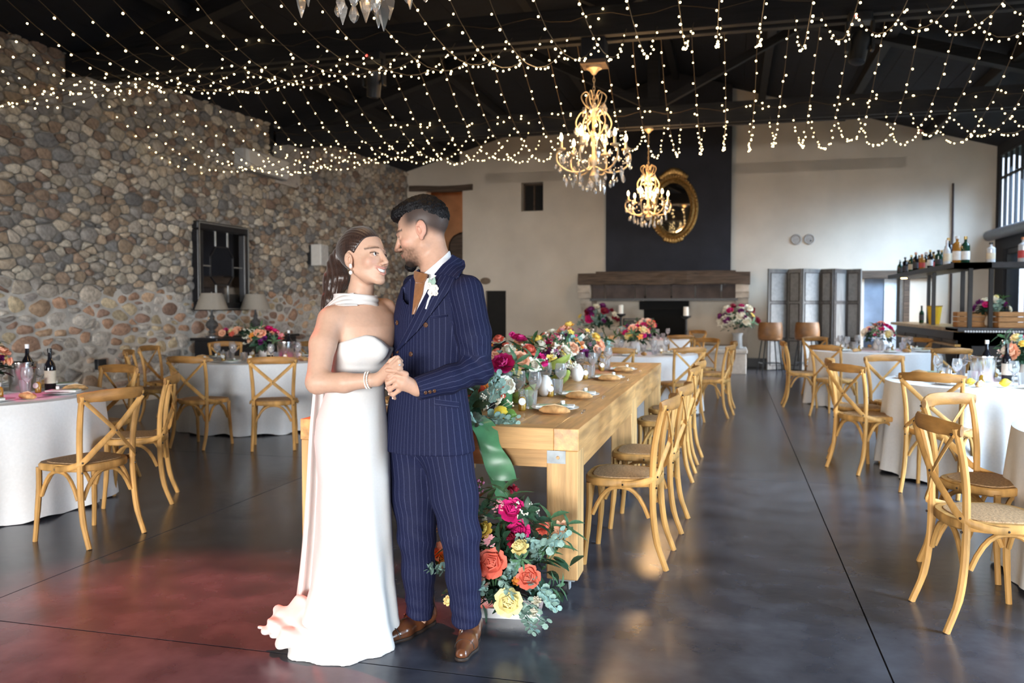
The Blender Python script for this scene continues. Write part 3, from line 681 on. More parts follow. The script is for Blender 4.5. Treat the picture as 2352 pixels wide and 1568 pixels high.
# ---- a head in its own frame: faces -Y, z = 0 at the eyes
def head_field(p, man):
    eo = 0 if man else -.013
    q = p.copy(); q[..., 0] = np.abs(q[..., 0])
    w = 1.0 if man else .95
    d = f_ell(p, (0, .020, .040), (.077 * w, .098, .088))
    d = smin(d, f_ell(p, (0, -.030, -.022), (.063 * w, .066, .090)), .03)
    jr = .023 if man else .018
    d = smin(d, f_cone(q, (.049 * w, -.002, -.060), (.012, -.074, -.101), jr, .020 if man else .017), .022)
    d = smin(d, f_ell(q, (.043 * w, -.060, -.028 if man else -.030), (.022, .022, .020 if man else .023)), .015)
    d = smin(d, f_cone(q, (.010, -.091, .020), (.046 * w, -.072, .024), .009 if man else .0045, .007 if man else .0045), .012)
    d = smin(d, f_ell(p, (0, -.083, -.106), (.018, .017, .016) if man else (.015, .014, .013)), .016)
    d = smin(d, f_ell(p, (0, -.076, -.066), (.031, .024, .026)), .016)
    d = smax(d, -f_ell(q, (.032, -.099, .001), (.018, .017, .0115)), .008)
    d = smin(d, f_ell(q, (.0315, -.0775, .0), (.0165, .0125, .0125)), .004)
    op = .0026 if man else .0046
    d = smax(d, -f_ell(q, (.0315, -.094, -.001 if not man else -.003), (.0125, .012, op)), .002)
    nl = .119 if man else .117
    d = smin(d, f_cone(p, (0, -.090, .012), (0, -nl, -.034), .0075, .0105 if man else .0095), .008)
    d = smin(d, f_ell(q, (.0105, -.107, -.040), (.0085, .010, .0075)), .006)
    if man:
        d = smin(d, f_cone(q, (0, -.104, -.0605), (.022, -.091, -.064), .0055, .003), .003)
        d = smin(d, f_cone(q, (0, -.102, -.0705), (.019, -.091, -.067), .006, .003), .003)
    else:
        d = smin(d, f_path(q, [(0, -.1045, -.0575), (.016, -.099, -.0560), (.031, -.083, -.0515)], [.0042, .0038, .0018], .002), .003)
        d = smin(d, f_path(q, [(0, -.1015, -.0815), (.016, -.096, -.0765), (.030, -.083, -.0555)], [.0052, .0045, .0018], .002), .003)
        d = smax(d, -f_path(q, [(0, -.106, -.0695), (.014, -.100, -.0670), (.0270, -.089, -.0550)], [.0080, .0070, .0024], .002), .0015)
    # ears
    e = f_ell(q, (.079 * w, .017, -.004 + eo), (.0095, .021, .032), rotx(R(-12)))
    e = smax(e, -f_ell(q, (.0890 * w, .011, -.004 + eo), (.011, .0125, .020), rotx(R(-12))), .003)
    e = smin(e, f_path(q, [(.083 * w, .004, .012 + eo), (.084 * w, .018, .006 + eo), (.083 * w, .019, -.012 + eo)], [.003, .0035, .003], .002), .003)
    e = smin(e, f_ell(q, (.0755 * w, .007, -.035 + eo), (.007, .009, .010)), .006)
    return smin(d, e, .005)
class Head:
    def __init__(s, c, yaw, pitch, roll, scale): s.c = A3(c); s.m = (rotz(yaw) @ roty(roll) @ rotx(pitch)).astype(np.float32); s.k = scale
    def loc(s, p): return ((p - s.c) @ s.m) / s.k
    def wld(s, p): return (s.m @ (A3(p) * s.k)) + s.c
# ---- a frame for the couple: x = to the right of the photographer's view, y = away, z = up
def view_frame(px0, dep0):
    x0 = (px0 - 1176) / 1930 * dep0
    def L(px, py, dep): return A3(((px - 1176) / 1930 * dep - x0, dep - dep0, 1.38 + (703 - py) / 1930 * dep))
    wx, wy = cam(x0, dep0)
    return L, (wx, wy, 0)
m_skin = M('skin', (.62, .40, .30), .48, attr='Col', var=.04, scale=70, sss=.12, spec=.4)
m_eye = M('eye', (.9, .9, .88), .08, attr='Col', var=.0, spec=.6)
def eyeballs(H, parent, aim, man):
    for sx in (-1, 1):
        c = A3((sx * .0315, -.0775, -.0005)); b = MB().ball((0, 0, 0), .0124 * H.k, 36, 26); ctr = H.wld(c)
        a = A3(aim) - ctr; a = a / np.linalg.norm(a); cols = []
        for v in b.v:
            n = A3(v) / np.linalg.norm(v); ca = float(n @ a)
            cols.append((.008, .006, .005) if ca > .955 else (.045, .022, .012) if ca > .84 else (.78, .76, .73))
        b.build('eye', m_eye, parent, loc=tuple(float(x) for x in ctr), cols=cols)
def hand_field(p, wrist, palm, fingers, pr=.03, k=.010):
    d = f_path(p, [wrist, palm], [pr * .82, pr], .01)
    for F, r in fingers:
        fd = f_path(p, [palm * .45 + F[0] * .55] + list(F), [pr * .55, r * 1.12, r, r * .80][:len(F) + 1] if len(F) < 4 else [pr * .5, r * 1.1, r * 1.05, r, r * .8], .004)
        d = smin(d, fd, .006)
    return d
# ================================================================== THE MAN
def stripe_mat(name, base, line, period, width):
    if name in MATS: return MATS[name]
    m = M(name, base, .72, var=.18, scale=240, spec=.18, bump=.10, bscale=300); nt = m.node_tree; L = nt.links.new; b = nt.nodes['Principled BSDF']
    at = _node(nt, 'ShaderNodeAttribute'); at.attribute_name = 'su'
    dv = _node(nt, 'ShaderNodeMath', operation='DIVIDE'); dv.inputs[1].default_value = period; L(at.outputs['Fac'], dv.inputs[0])
    fr = _node(nt, 'ShaderNodeMath', operation='FRACT'); L(dv.outputs[0], fr.inputs[0])
    lt = _node(nt, 'ShaderNodeMath', operation='LESS_THAN'); lt.inputs[1].default_value = width / period; L(fr.outputs[0], lt.inputs[0])
    ml_ = _node(nt, 'ShaderNodeMath', operation='MULTIPLY'); ml_.inputs[1].default_value = .42; L(lt.outputs[0], ml_.inputs[0])
    mx = _node(nt, 'ShaderNodeMixRGB'); L(ml_.outputs[0], mx.inputs[0])
    src = b.inputs['Base Color'].links[0].from_socket; L(src, mx.inputs[1]); mx.inputs[2].default_value = (*line, 1); L(mx.outputs[0], b.inputs['Base Color'])
    return m
m_suit = stripe_mat('navy_pinstripe_wool', (.0115, .0145, .046), (.10, .11, .20), .0190, .0019)
LM, locM = view_frame(1000, 3.45)
man = empty('person', locM, R(YAW)); tag(man, 'bearded man in navy pinstripe double-breasted suit with brown tie, holding the bride\'s hand', 'person')
PHI = R(40)                                   # the chest is turned to the photo's left
UA = math.atan2(-.64, .77)                    # shoulder axis
# --- jacket
def zr(y, dep=3.45): return 1.38 + (703 - y) / 1930 * dep
def xm(px, dep=3.45): return (px - 1000) / 1930 * dep + (1000 - 1176) / 1930 * (dep - 3.45)
JT = [(zr(1040), xm(982), .0, .232, .150), (zr(1000), xm(982), .0, .216, .146), (zr(940), xm(983), 0, .196, .138), (zr(880), xm(985), 0, .172, .126), (zr(800), xm(990), 0, .182, .130),
      (zr(730), xm(993), 0, .190, .128), (zr(690), xm(996), 0, .188, .112), (zr(660), xm(998), .0, .168, .095), (zr(635), xm(1002), .01, .118, .082), (zr(612), xm(1006), .012, .082, .070), (zr(592), xm(1008), .015, .07, .062)]
shL, shR = LM(1078, 668, 3.34), LM(950, 666, 3.56)
def j_torso(p):
    d = f_zloft(p, JT, UA)
    d = smin(d, f_cone(p, LM(1026, 640, 3.45), LM(1076, 662, 3.35), .036, .052), .03)
    d = smin(d, f_cone(p, LM(990, 642, 3.50), LM(950, 654, 3.56), .030, .044), .03)
    d = smax(d, -(p[..., 2] - zr(1034) - .03 * (p[..., 0] + .05)), .006)       # hem falls towards the back
    # open neck: carve a V down to the button stance
    return d + .0022 * wob(p, 26, 1) * sstep(zr(1030), zr(880), p[..., 2])
def torso_su(vs):
    t = np.asarray(JT)[::-1]; z = vs[:, 2]; cx = np.interp(z, t[:, 0], t[:, 1]); c, s = math.cos(UA), math.sin(UA)
    dx, dy = vs[:, 0] - cx, vs[:, 1]; u, v = dx * c + dy * s, -dx * s + dy * c
    return np.arctan2(u, -v) * .155 + 2
# --- sleeves
elL, wrL = LM(1094, 848, 3.29), LM(962, 892, 3.14)
def tube_su(vs, pts, rad=.055):
    out = np.zeros(len(vs)); best = np.full(len(vs), 1e9)
    for i in range(len(pts) - 1):
        a, b = pts[i], pts[i + 1]; ba = b - a; h = np.clip(((vs - a) @ ba) / (ba @ ba), 0, 1); q = vs - a - h[:, None] * ba; d = np.linalg.norm(q, axis=1)
        t = ba / np.linalg.norm(ba); x = np.cross(t, A3((0, 1, .2))); x /= np.linalg.norm(x); y = np.cross(t, x)
        su = np.arctan2(q @ x, q @ y) * rad; m = d < best; out[m] = su[m]; best[m] = d[m]
    return out + 2
slp = [LM(1070, 678, 3.345), LM(1088, 770, 3.29), elL]; fop = [elL, LM(1030, 872, 3.19), wrL]
def sleeve(p):
    d = f_path(p, slp, [.074, .067, .061], .02)
    d = smin(d, f_path(p, fop, [.060, .052, .045], .02), .03)
    cut = (p - wrL) @ ((wrL - fop[1]) / np.linalg.norm(wrL - fop[1]))
    d = smax(d, cut - .012, .003)
    # wool creases gathering at the bent elbow
    r = np.linalg.norm(p - LM(1090, 850, 3.26), axis=-1); q = p - elL
    d = d + .0065 * np.sin((q @ A3((.75, 0, .66))) * 115 + 1.2 * wob(p, 22, 2)) * np.exp(-(r / .105) ** 2) + .003 * wob(p, 34, 4)
    return d
def j_cut(p):
    t = j_torso(p)
    pl = (p - LM(1047, 607, 3.50)) @ A3((-.65, -.20, .735)); cy = f_cone(p, LM(996, 570, 3.495), LM(1004, 680, 3.46), .078, .088) - np.where(p[..., 1] < .03, .05, -.016)
    return smax(t, -np.maximum(-pl, cy), .004)
def jacket(p): return smin(j_cut(p), sleeve(p), .014)
vs, qs = sculpt(jacket, (-.30, -.42, .74), (.29, .27, 1.62), .006)
onsl = sleeve(vs) < j_torso(vs)
su = np.where(onsl, np.where((vs[:, 2] > 1.19) , tube_su(vs, slp, .065), tube_su(vs, fop, .052)), torso_su(vs))
jk = mesh_obj('jacket', smooth(vs, qs, 1), qs, m_suit, man, attrs={'su': su}); tag(jk, 'navy chalk-striped double-breasted jacket'); sl = jk
# right arm reaches round the bride's back
slr = [LM(953, 676, 3.56), LM(922, 790, 3.62), LM(862, 880, 3.62)]
vs, qs = sculpt(lambda p: f_path(p, slr, [.064, .058, .05], .02), (-.36, -.02, .98), (.02, .30, 1.55), .009)
mesh_obj('sleeve', vs, qs, m_suit, jk, attrs={'su': tube_su(vs, slr)})
# --- trousers
hipL, knL, anL = LM(1026, 1035, 3.42), LM(1056, 1230, 3.36), LM(1070, 1428, 3.40)
hipR, knR, anR = LM(946, 1035, 3.52), LM(955, 1230, 3.46), LM(962, 1410, 3.52)
def leg(p, h, k, a, rr):
    e = f_path(p, [h, h * .45 + k * .55, k, k * .5 + a * .5, a], rr, .03)
    e = smax(e, -(p[..., 2] - a[2]) - .030, .003)
    r = np.clip((p[..., 2] - a[2]) / .25, 0, 1); rk = np.exp(-((p[..., 2] - k[2]) / .12) ** 2)
    return e + .0035 * np.sin(p[..., 2] * 105 + p[..., 0] * 30 + 1.5 * wob(p, 14, 3)) * (1 - r) ** 2 + .0030 * np.sin(p[..., 2] * 60 + p[..., 0] * 45) * rk + .0012 * wob(p, 18, 5)
def trousers(p):
    d = smin(leg(p, hipL, knL, anL, [.104, .094, .078, .068, .060]), leg(p, hipR, knR, anR, [.104, .094, .076, .066, .058]), .012)
    d = smin(d, f_ell(p, LM(993, 1000, 3.47), (.150, .115, .13)), .05)
    return d
vs, qs = sculpt(trousers, (-.28, -.22, .03), (.26, .24, .95), .007)
mL = f_path(vs, [hipL, knL, anL], [.1, .08, .06]); mR = f_path(vs, [hipR, knR, anR], [.1, .08, .06])
su = np.where(mL < mR, tube_su(vs, [hipL, knL, anL], .078), tube_su(vs, [hipR, knR, anR], .078))
tr_ = mesh_obj('trousers', smooth(vs, qs, 1), qs, m_suit, man, attrs={'su': su}); tag(tr_, 'navy pinstripe trousers')
# --- shoes: double monk straps
m_shoe = M('chestnut_leather', (.135, .048, .020), .28, var=.45, scale=6, coat=.4)
m_sole = M('dark_sole', (.03, .02, .016), .6); m_buckle = M('steel_buckle', (.6, .58, .55), .25, metal=1)
def shoe(heel, toe, nm):
    h, t = A3(heel), A3(toe); f = (t - h); Ln = float(np.linalg.norm(f)); f /= Ln; s = A3((-f[1], f[0], 0)); o = A3((h[0], h[1], 0))
    def fld(p):
        q = p - o; x, y, z = q @ f, q @ s, p[..., 2]; l = np.stack([x, y, z], -1)
        d = f_path(l, [(.035, 0, .045), (.12, .004, .040), (.20, .008, .028), (Ln - .032, .006, .022)], [.037, .038, .038, .026], .03)
        d = smin(d, f_cone(l, (.045, 0, .05), (.055, 0, .105), .037, .040), .03)
        return smax(d, .012 - z, .004)
    e = MB()
    vs, qs = sculpt(fld, np.minimum(o, A3((t[0], t[1], 0))) - A3((.1, .1, 0.02)), np.maximum(o, A3((t[0], t[1], 0))) + A3((.1, .1, .16)), .005)
    ob = mesh_obj('shoe', smooth(vs, qs, 1), qs, m_shoe, man)
    def sf(p):
        q = p - o; l = np.stack([q @ f, q @ s, np.zeros_like(p[..., 2])], -1)
        d = f_path(l, [(.032, 0, 0), (.12, .004, 0), (.20, .008, 0), (Ln - .030, .006, 0)], [.038, .036, .041, .029], .03)
        hh = np.where((q @ f) < .085, 0.0, .0)
        return np.maximum(d, np.maximum(p[..., 2] - .016, -p[..., 2] + .0005))
    vs, qs = sculpt(sf, np.minimum(o, A3((t[0], t[1], 0))) - A3((.1, .1, 0.01)), np.maximum(o, A3((t[0], t[1], 0))) + A3((.1, .1, .03)), .005)
    mesh_obj('sole', vs, qs, m_sole, ob)
    for k_, x in enumerate((.105, .142)):
        rg = []
        for j in range(15):
            a = math.pi * (j / 14) * 1.0
            rr = .0415 - .002 * k_; zc = .046 - .006 * k_
            P = o + f * (x + .006 * math.sin(a)) + s * (.004 + rr * math.cos(a)); hz = zc + rr * math.sin(a) * .92
            rg.append((float(P[0]), float(P[1]), hz))
        MB().tube(rg, .0085, 6, flat=(.25, 1), up=tuple(f)).build('strap', m_shoe, ob)
        P = o + f * x + s * (.004 - .034); MB().box((float(P[0]), float(P[1]), .070 - .006 * k_), (.016, .007, .022), rz=math.atan2(f[1], f[0])).build('buckle', m_buckle, ob, smooth=False, bev=.002)
    P = o + f * (Ln - .085); rg = [tuple(float(v) for v in (P + s * (.006 + .0395 * math.cos(math.pi * j / 12)))[:2]) + (.024 + .036 * math.sin(math.pi * j / 12),) for j in range(13)]
    MB().tube(rg, .0022, 5).build('cap_seam', m_sole, ob)
shoe(LM(990, 1450, 3.62) , LM(862, 1492, 3.34), 'a'); shoe(LM(1088, 1448, 3.52), LM(1052, 1520, 3.20), 'b')
# --- head, neck and hands: one skin mesh
HM = Head(LM(971, 533, 3.50), R(-100), R(18), R(-2), 1.075)
neckM = [LM(992, 560, 3.50), LM(999, 598, 3.49), LM(1003, 640, 3.47)]
kn_w = LM(958, 893, 3.135)
palmM = LM(925, 878, 3.115)
fM = [([LM(909, 857, 3.10), LM(893, 864, 3.095), LM(887, 876, 3.12)], .0092), ([LM(906, 871, 3.095), LM(890, 880, 3.095), LM(890, 893, 3.125)], .0095),
      ([LM(909, 885, 3.10), LM(894, 895, 3.105), LM(897, 906, 3.13)], .0090), ([LM(915, 897, 3.11), LM(902, 907, 3.115), LM(906, 915, 3.135)], .0080), ([LM(931, 860, 3.10), LM(912, 851, 3.085), LM(888, 850, 3.09)], .0105)]
palmR = LM(846, 902, 3.60)
def man_skin(p):
    d = head_field(HM.loc(p), True) * HM.k
    d = smin(d, f_path(p, neckM, [.058, .060, .066], .02), .025)
    # hidden core under the clothes keeps the figure one body
    return d
def man_core(p):
    d = f_path(p, [LM(1003, 640, 3.47), LM(992, 780, 3.45), LM(990, 980, 3.45)], [.062, .085, .10], .03)
    d = smin(d, f_path(p, [LM(1003, 645, 3.47), shL, LM(1090, 770, 3.29), elL, LM(1000, 882, 3.16), kn_w], [.05, .048, .042, .038, .032, .027], .02), .03)
    d = smin(d, f_path(p, [LM(1000, 645, 3.47), shR, LM(920, 790, 3.62), LM(862, 885, 3.61), palmR], [.05, .046, .04, .034, .028], .02), .03)
    for h, k, a in ((hipL, knL, anL), (hipR, knR, anR)): d = smin(d, f_path(p, [LM(992, 990, 3.46), h, k, a, a - A3((0, 0, .04))], [.1, .085, .052, .038, .030], .02), .03)
    return d
def man_hand(p):
    d = hand_field(p, kn_w, palmM, fM, .031)
    return smin(d, f_path(p, [LM(1000, 882, 3.16), kn_w], [.032, .027], .01), .012)
m1 = sculpt(man_skin, HM.c - A3((.17, .15, .17)), HM.c + A3((.17, .16, .15)), .0026)
m2 = sculpt(man_core, (-.34, -.40, .02), (.26, .26, 1.52), .011)
m3 = sculpt(man_hand, LM(880, 925, 3.10) - A3((0, .06, .01)), LM(975, 838, 3.16) + A3((.02, .05, .01)), .0024)
vs, qs = joinm(m1, m2, m3)
l = HM.loc(vs); lx, ly, lz = np.abs(l[:, 0]), l[:, 1], l[:, 2]
SK = np.array((.60, .355, .25), np.float32); cols = np.tile(SK, (len(vs), 1))
hd = (np.abs(l[:, 0]) < .12) & (np.abs(ly) < .15) & (lz > -.16) & (lz < .16)
cols = mixc(cols, (.62, .30, .22), .5 * hd * np.exp(-(((ly + .07) / .03) ** 2 + ((lz + .03) / .02) ** 2)))
ear = hd * (lx > .078) * (np.abs(ly - .014) < .035) * (np.abs(lz + .004) < .045); cols = mixc(cols, (.66, .31, .23), .55 * ear)
# clipped fade above the ears and down the nape, stubble and beard (hair colour on skin)
line = .046 - .80 * np.clip(ly, 0, 1)
fade = sstep(-.050, .004, lz - line + .004) * hd * (ly > -.08) * (1 - ear) * sstep(-.085, -.05, lz)
fade = fade * sstep(-.078, -.015, ly)
cols = mixc(cols, (.030, .025, .025), .93 * fade)
bn = .5 + .5 * wob(l, 420, 1)
beard = hd * sstep(-.040, -.062, lz + .25 * (ly + .06)) * (ly > -.14) * sstep(-.145, -.118, lz) * sstep(-.008, -.050, ly)
beard *= 1 - np.exp(-((lx / .022) ** 2 + ((lz + .066) / .007) ** 2)) * .9
cols = mixc(cols, (.085, .048, .030), np.clip(beard * (.42 + .40 * bn), 0, .85))
goat = hd * np.exp(-(((ly + .085) / .030) ** 2 + ((lz + .112) / .020) ** 2)); cols = mixc(cols, (.020, .014, .012), np.clip(goat * 1.5, 0, .96))
mous = hd * (ly < -.085) * np.exp(-((lz + .0525) / .0055) ** 2) * (lx < .03); cols = mixc(cols, (.06, .035, .024), .8 * mous)
lips = hd * (ly < -.088) * np.exp(-((lz + .066) / .0055) ** 2) * (lx < .021); cols = mixc(cols, (.44, .17, .14), .8 * lips)
brow = hd * (ly < -.055) * np.exp(-((lz - .024 + .12 * (lx - .03)) / .0048) ** 2) * (lx > .009) * (lx < .055); cols = mixc(cols, (.018, .013, .011), .9 * brow)
lash = hd * (ly < -.078) * np.exp(-((lz - .001) / .0035) ** 2) * (np.abs(lx - .0315) < .016); cols = mixc(cols, (.05, .03, .025), .6 * lash)
body = mesh_obj('body', smooth(vs, qs, 1, .35), qs, m_skin, man, cols=cols)
eyeballs(HM, man, HM.wld((-.01, -.6, -.18)), True)
# nails on the clasping hand
m_nail = M('nail', (.72, .50, .43), .25)
for F, r in fM[1:4]:
    MB().ball(tuple(float(v) for v in (F[2] * .85 + F[1] * .15 + A3((-.006, -.006, 0)))), .0055, 8, 5, (.7, .6, 1)).build('nail', m_nail, body)
# short goatee with depth, and hair on top
m_hair_m = M('black_hair', (.0055, .0050, .0062), .5, var=.5, scale=60, stretch=(1, 1, .3), bump=.5, bscale=260, spec=.25)
def hair_m(p):
    q = HM.loc(p); x, y, z = q[..., 0], q[..., 1], q[..., 2]
    ln = .052 + .010 * np.exp(-((y + .03) / .035) ** 2) - .78 * np.clip(y - .02, 0, 1)
    T = -.006 + .0105 * sstep(-.006, .060, z - ln)
    d = f_ell(q, (0, .020, .040), (.077, .098, .088)) - T
    d = smin(d, f_ell(q, (0, -.004, .100), (.062, .082, .032)), .03)
    f = smax(f_ell(q, (0, -.066, .088), (.050, .034, .028)), .052 - z, .012); d = smin(d, f, .02)
    d = d - .0020 * wob(q, 170, 2) * sstep(.0, .03, z - ln) - .0022 * wob(q, 420, 5) * sstep(-.005, .02, z - ln)
    return d * HM.k
vs, qs = sculpt(hair_m, HM.c - A3((.16, .14, .06)), HM.c + A3((.16, .15, .19)), .0030)
h = mesh_obj('hair', smooth(vs, qs, 1, .4), qs, m_hair_m, man); tag(h, 'short black textured hair with faded sides')
def goatee(p):
    q = HM.loc(p); d = f_ell(q, (0, -.084, -.112), (.023, .023, .022)); return (d - .002 * wob(q, 260, 1)) * HM.k
vs, qs = sculpt(goatee, HM.c - A3((.16, .1, .17)), HM.c + A3((0, .1, -.05)), .003); mesh_obj('goatee', vs, qs, m_hair_m, man)
# --- surface projection tool: points of the photo's view carried on to a surface
def onto(fn, L_, px, py, d0=2.9, d1=3.9, off=.0):
    dep = np.linspace(d0, d1, 400, dtype=np.float32); P = np.stack([L_(px, py, float(q)) for q in dep]); f = fn(P); i = int(np.argmax(f < 0))
    if f[i] >= 0: i = int(np.argmin(f))
    p = P[i]; e = 2e-3; g = np.array([float(fn((p + e * A3(v))[None])[0] - fn((p - e * A3(v))[None])[0]) for v in np.eye(3)]); g /= max(1e-6, np.linalg.norm(g))
    return A3(p + g * off), A3(g)
def patch(name, mat, parent, fn, L_, poly_a, poly_b, off, thick=.004, n=14, m=5, su=None):
    """strip of cloth between two outlines, lying on a body surface"""
    def res(pl):
        pl = np.asarray(pl, float); s = np.r_[0, np.cumsum(np.linalg.norm(np.diff(pl, axis=0), axis=1))]; t = np.linspace(0, s[-1], n); return np.stack([np.interp(t, s, pl[:, 0]), np.interp(t, s, pl[:, 1])], -1)
    a, b = res(poly_a), res(poly_b); top, bot, sv = [], [], []
    for i in range(n):
        for j in range(m):
            q = a[i] * (1 - j / (m - 1)) + b[i] * j / (m - 1); p, g = onto(fn, L_, q[0], q[1], off=off + .003 * math.sin(math.pi * j / (m - 1)))
            top.append(p); bot.append(p - g * thick); sv.append((j / (m - 1)) * np.linalg.norm(b[i] - a[i]) / 556)
    vs = top + bot; N = n * m; fs = []
    for i in range(n - 1):
        for j in range(m - 1):
            k = i * m + j; fs.append((k, k + m, k + m + 1, k + 1)); fs.append((N + k, N + k + 1, N + k + m + 1, N + k + m))
    for i in range(n - 1):
        for j in (0, m - 1):
            k = i * m + j; f = (k, k + m, N + k + m, N + k); fs.append(f if j else f[::-1])
    for j in range(m - 1):
        for i in (0, n - 1):
            k = i * m + j; f = (k, k + 1, N + k + 1, N + k); fs.append(f if not i else f[::-1])
    o = MB().add([tuple(float(x) for x in v) for v in vs], fs).build(name, mat, parent)
    a_ = o.data.attributes.new('su', 'FLOAT', 'POINT'); a_.data.foreach_set('value', (sv + sv)); return o
m_shirt = M('white_shirt', (.86, .86, .88), .7, var=.02, scale=200)
m_tie = M('copper_silk_tie', (.27, .115, .045), .38, var=.12, scale=60, sheen=.3)
m_vest = M('midnight_lining', (.006, .0065, .012), .8)
# shirt front, tie, lapels, collar
patch('shirt_front', m_shirt, man, j_torso, LM, [(955, 644), (955, 665), (955, 700), (953, 715)], [(994, 640), (988, 655), (972, 692), (957, 716)], .004, .004, 10, 5)
patch('tie', m_tie, man, j_torso, LM, [(958, 650), (954, 690), (951, 718), (950, 724)], [(979, 650), (973, 680), (962, 705), (955, 722)], .011, .006, 10, 5)
patch('tie_knot', m_tie, man, j_torso, LM, [(960, 626), (957, 640), (961, 654)], [(986, 634), (982, 646), (974, 655)], .017, .010, 6, 5)
patch('lapel', m_suit, jk, j_torso, LM, [(1008, 630), (987, 665), (962, 712), (935, 765), (917, 800), (913, 806)], [(1052, 628), (1046, 652), (1000, 712), (962, 760), (930, 793), (915, 807)], .011, .007, 18, 6)
patch('lapel', m_suit, jk, j_torso, LM, [(948, 640), (944, 680), (943, 716), (946, 742)], [(961, 640), (957, 680), (953, 715), (949, 742)], .009, .006, 10, 4)
patch('collar_fold', m_suit, jk, j_torso, LM, [(1036, 590), (1020, 607), (1000, 634)], [(1060, 600), (1064, 618), (1054, 644)], .013, .008, 9, 5)
# shirt collar: a folded band round the neck
def coll(p):
    d = f_path(p, [LM(1000, 590, 3.49), LM(1004, 640, 3.47)], [.0655, .0715], .01); n = f_path(p, [LM(996, 570, 3.495), LM(1003, 610, 3.485), LM(1005, 650, 3.47)], [.056, .0595, .062], .01)
    d = np.maximum(d, -n)
    pl = (p - LM(1034, 586, 3.49)) @ (A3((-.64, -.14, .755))); return smax(smax(d, pl - .016, .003), -pl - .026, .003)
vs, qs = sculpt(coll, LM(1003, 620, 3.48) - A3((.12, .12, .10)), LM(1003, 600, 3.48) + A3((.12, .12, .08)), .0035)
mesh_obj('shirt_collar', vs, qs, m_shirt, man)
m_button = M('horn_button', (.10, .045, .025), .3, var=.5, scale=120)
def btn(fn, px, py, r, par):
    p, g = onto(fn, LM, px, py, off=.002); q = Vector(g).to_track_quat('Z', 'Y')
    MB().lathe([(r * .5, .0), (r, .001), (r, .004), (r * .8, .005), (r * .7, .0038)], n=14).build('button', m_button, par, loc=tuple(float(v) for v in p), rot=q.to_euler())
for px, py in ((979, 746), (945, 813), (914, 806), (914, 741)): btn(j_torso, px, py, .0098, jk)
for px, py in ((976, 901), (986, 899), (996, 897)): btn(sleeve, px, py, .0068, sl)
patch('pocket_flap', m_suit, jk, j_torso, LM, [(1000, 917), (1052, 924)], [(998, 932), (1052, 938)], .006, .005, 10, 3)
patch('breast_pocket', m_suit, jk, j_torso, LM, [(987, 727), (1028, 722)], [(987, 733), (1028, 727)], .004, .004, 8, 3)
# left shirt cuff edge
# boutonniere: white blooms, sage leaf, ribboned stem
m_petw = M('cream_petal', (.84, .76, .66), .6, var=.1, sss=.1); m_sage = M('sage_leaf', (.30, .42, .34), .6, var=.2)
bt = empty('boutonniere', tuple(float(v) for v in onto(j_torso, LM, 998, 668, off=.022)[0])); bt.parent = man; tag(bt, 'white flower boutonniere with sage leaf and white wrapped stem')
for dx, dz, r in ((-.012, .012, .013), (.010, .002, .015), (-.004, -.014, .012), (.014, -.016, .010)):
    m = MB()
    for k in range(6): a = k * 1.047; m.ball((dx + .55 * r * math.cos(a), -.008, dz + .55 * r * math.sin(a)), r * .62, 7, 5, (1, .6, 1))
    m.ball((dx, -.014, dz), r * .5, 7, 5); m.build('bloom', m_petw, bt)
for a, l_ in ((1.9, .034), (1.3, .038), (2.6, .026), (-.9, .022)):
    MB().tube([(0, 0, 0), (.6 * l_ * math.cos(a), -.004, .6 * l_ * math.sin(a) + .008), (l_ * math.cos(a), 0, l_ * math.sin(a) + .012)], [.003, .010, .001], 6, flat=(1, .3)).build('leaf', m_sage, bt)
MB().tube([(-.002, -.004, -.018), (-.014, -.006, -.045), (-.024, -.004, -.078)], [.004, .0042, .0038], 7).build('stem', m_shirt, bt)
# ================================================================== THE BRIDE
LW, locW = view_frame(815, 3.42)
wom = empty('person', locW, R(YAW)); tag(wom, 'smiling bride in strapless white gown and neck scarf, dark ponytail, looking up at the man', 'person')
def zw(y, dep=3.42): return 1.38 + (703 - y) / 1930 * dep
def xw(px, dep=3.42): return (px - 815) / 1930 * dep + (815 - 1176) / 1930 * (dep - 3.42)
WA = math.atan2(.60, .80)                     # her shoulder axis (left shoulder lies deeper and to the right)
HW = Head(LW(838, 592, 3.40), R(57), R(-6), R(5), .985)
shWR, shWL = LW(762, 735, 3.34), LW(884, 712, 3.53)
elW, wrW = LW(728, 878, 3.20), LW(866, 872, 3.145)
neckW = [LW(833, 636, 3.43), LW(829, 670, 3.43), LW(823, 705, 3.43)]
def skin_body(p):
    d = f_zloft(p, [(zw(905), xw(812), 0, .118, .092), (zw(850), xw(820), 0, .110, .090), (zw(790), xw(836), -.005, .128, .100), (zw(750), xw(834), -.0, .142, .096), (zw(722), xw(828), .0, .150, .074), (zw(703), xw(826), .005, .112, .058), (zw(690), xw(826), .01, .07, .05)], WA)
    d = smin(d, f_path(p, neckW, [.047, .047, .056], .02), .03)
    d = smin(d, f_cone(p, LW(822, 700, 3.43), shWR, .034, .050), .03)
    d = smin(d, f_cone(p, LW(832, 700, 3.43), shWL, .034, .046), .03)
    # upper arm, forearm
    d = smin(d, f_path(p, [shWR, LW(741, 790, 3.27), elW], [.054, .050, .043], .02), .02)
    d = smin(d, f_path(p, [elW, LW(790, 879, 3.17), wrW], [.042, .036, .0245], .02), .02)
    # left arm goes down behind the man's lapel towards the hands
    d = smin(d, f_path(p, [shWL, LW(912, 790, 3.56), LW(925, 860, 3.60), LW(950, 870, 3.62)], [.044, .036, .030, .026], .02), .02)
    return d
palmW = LW(892, 850, 3.115)
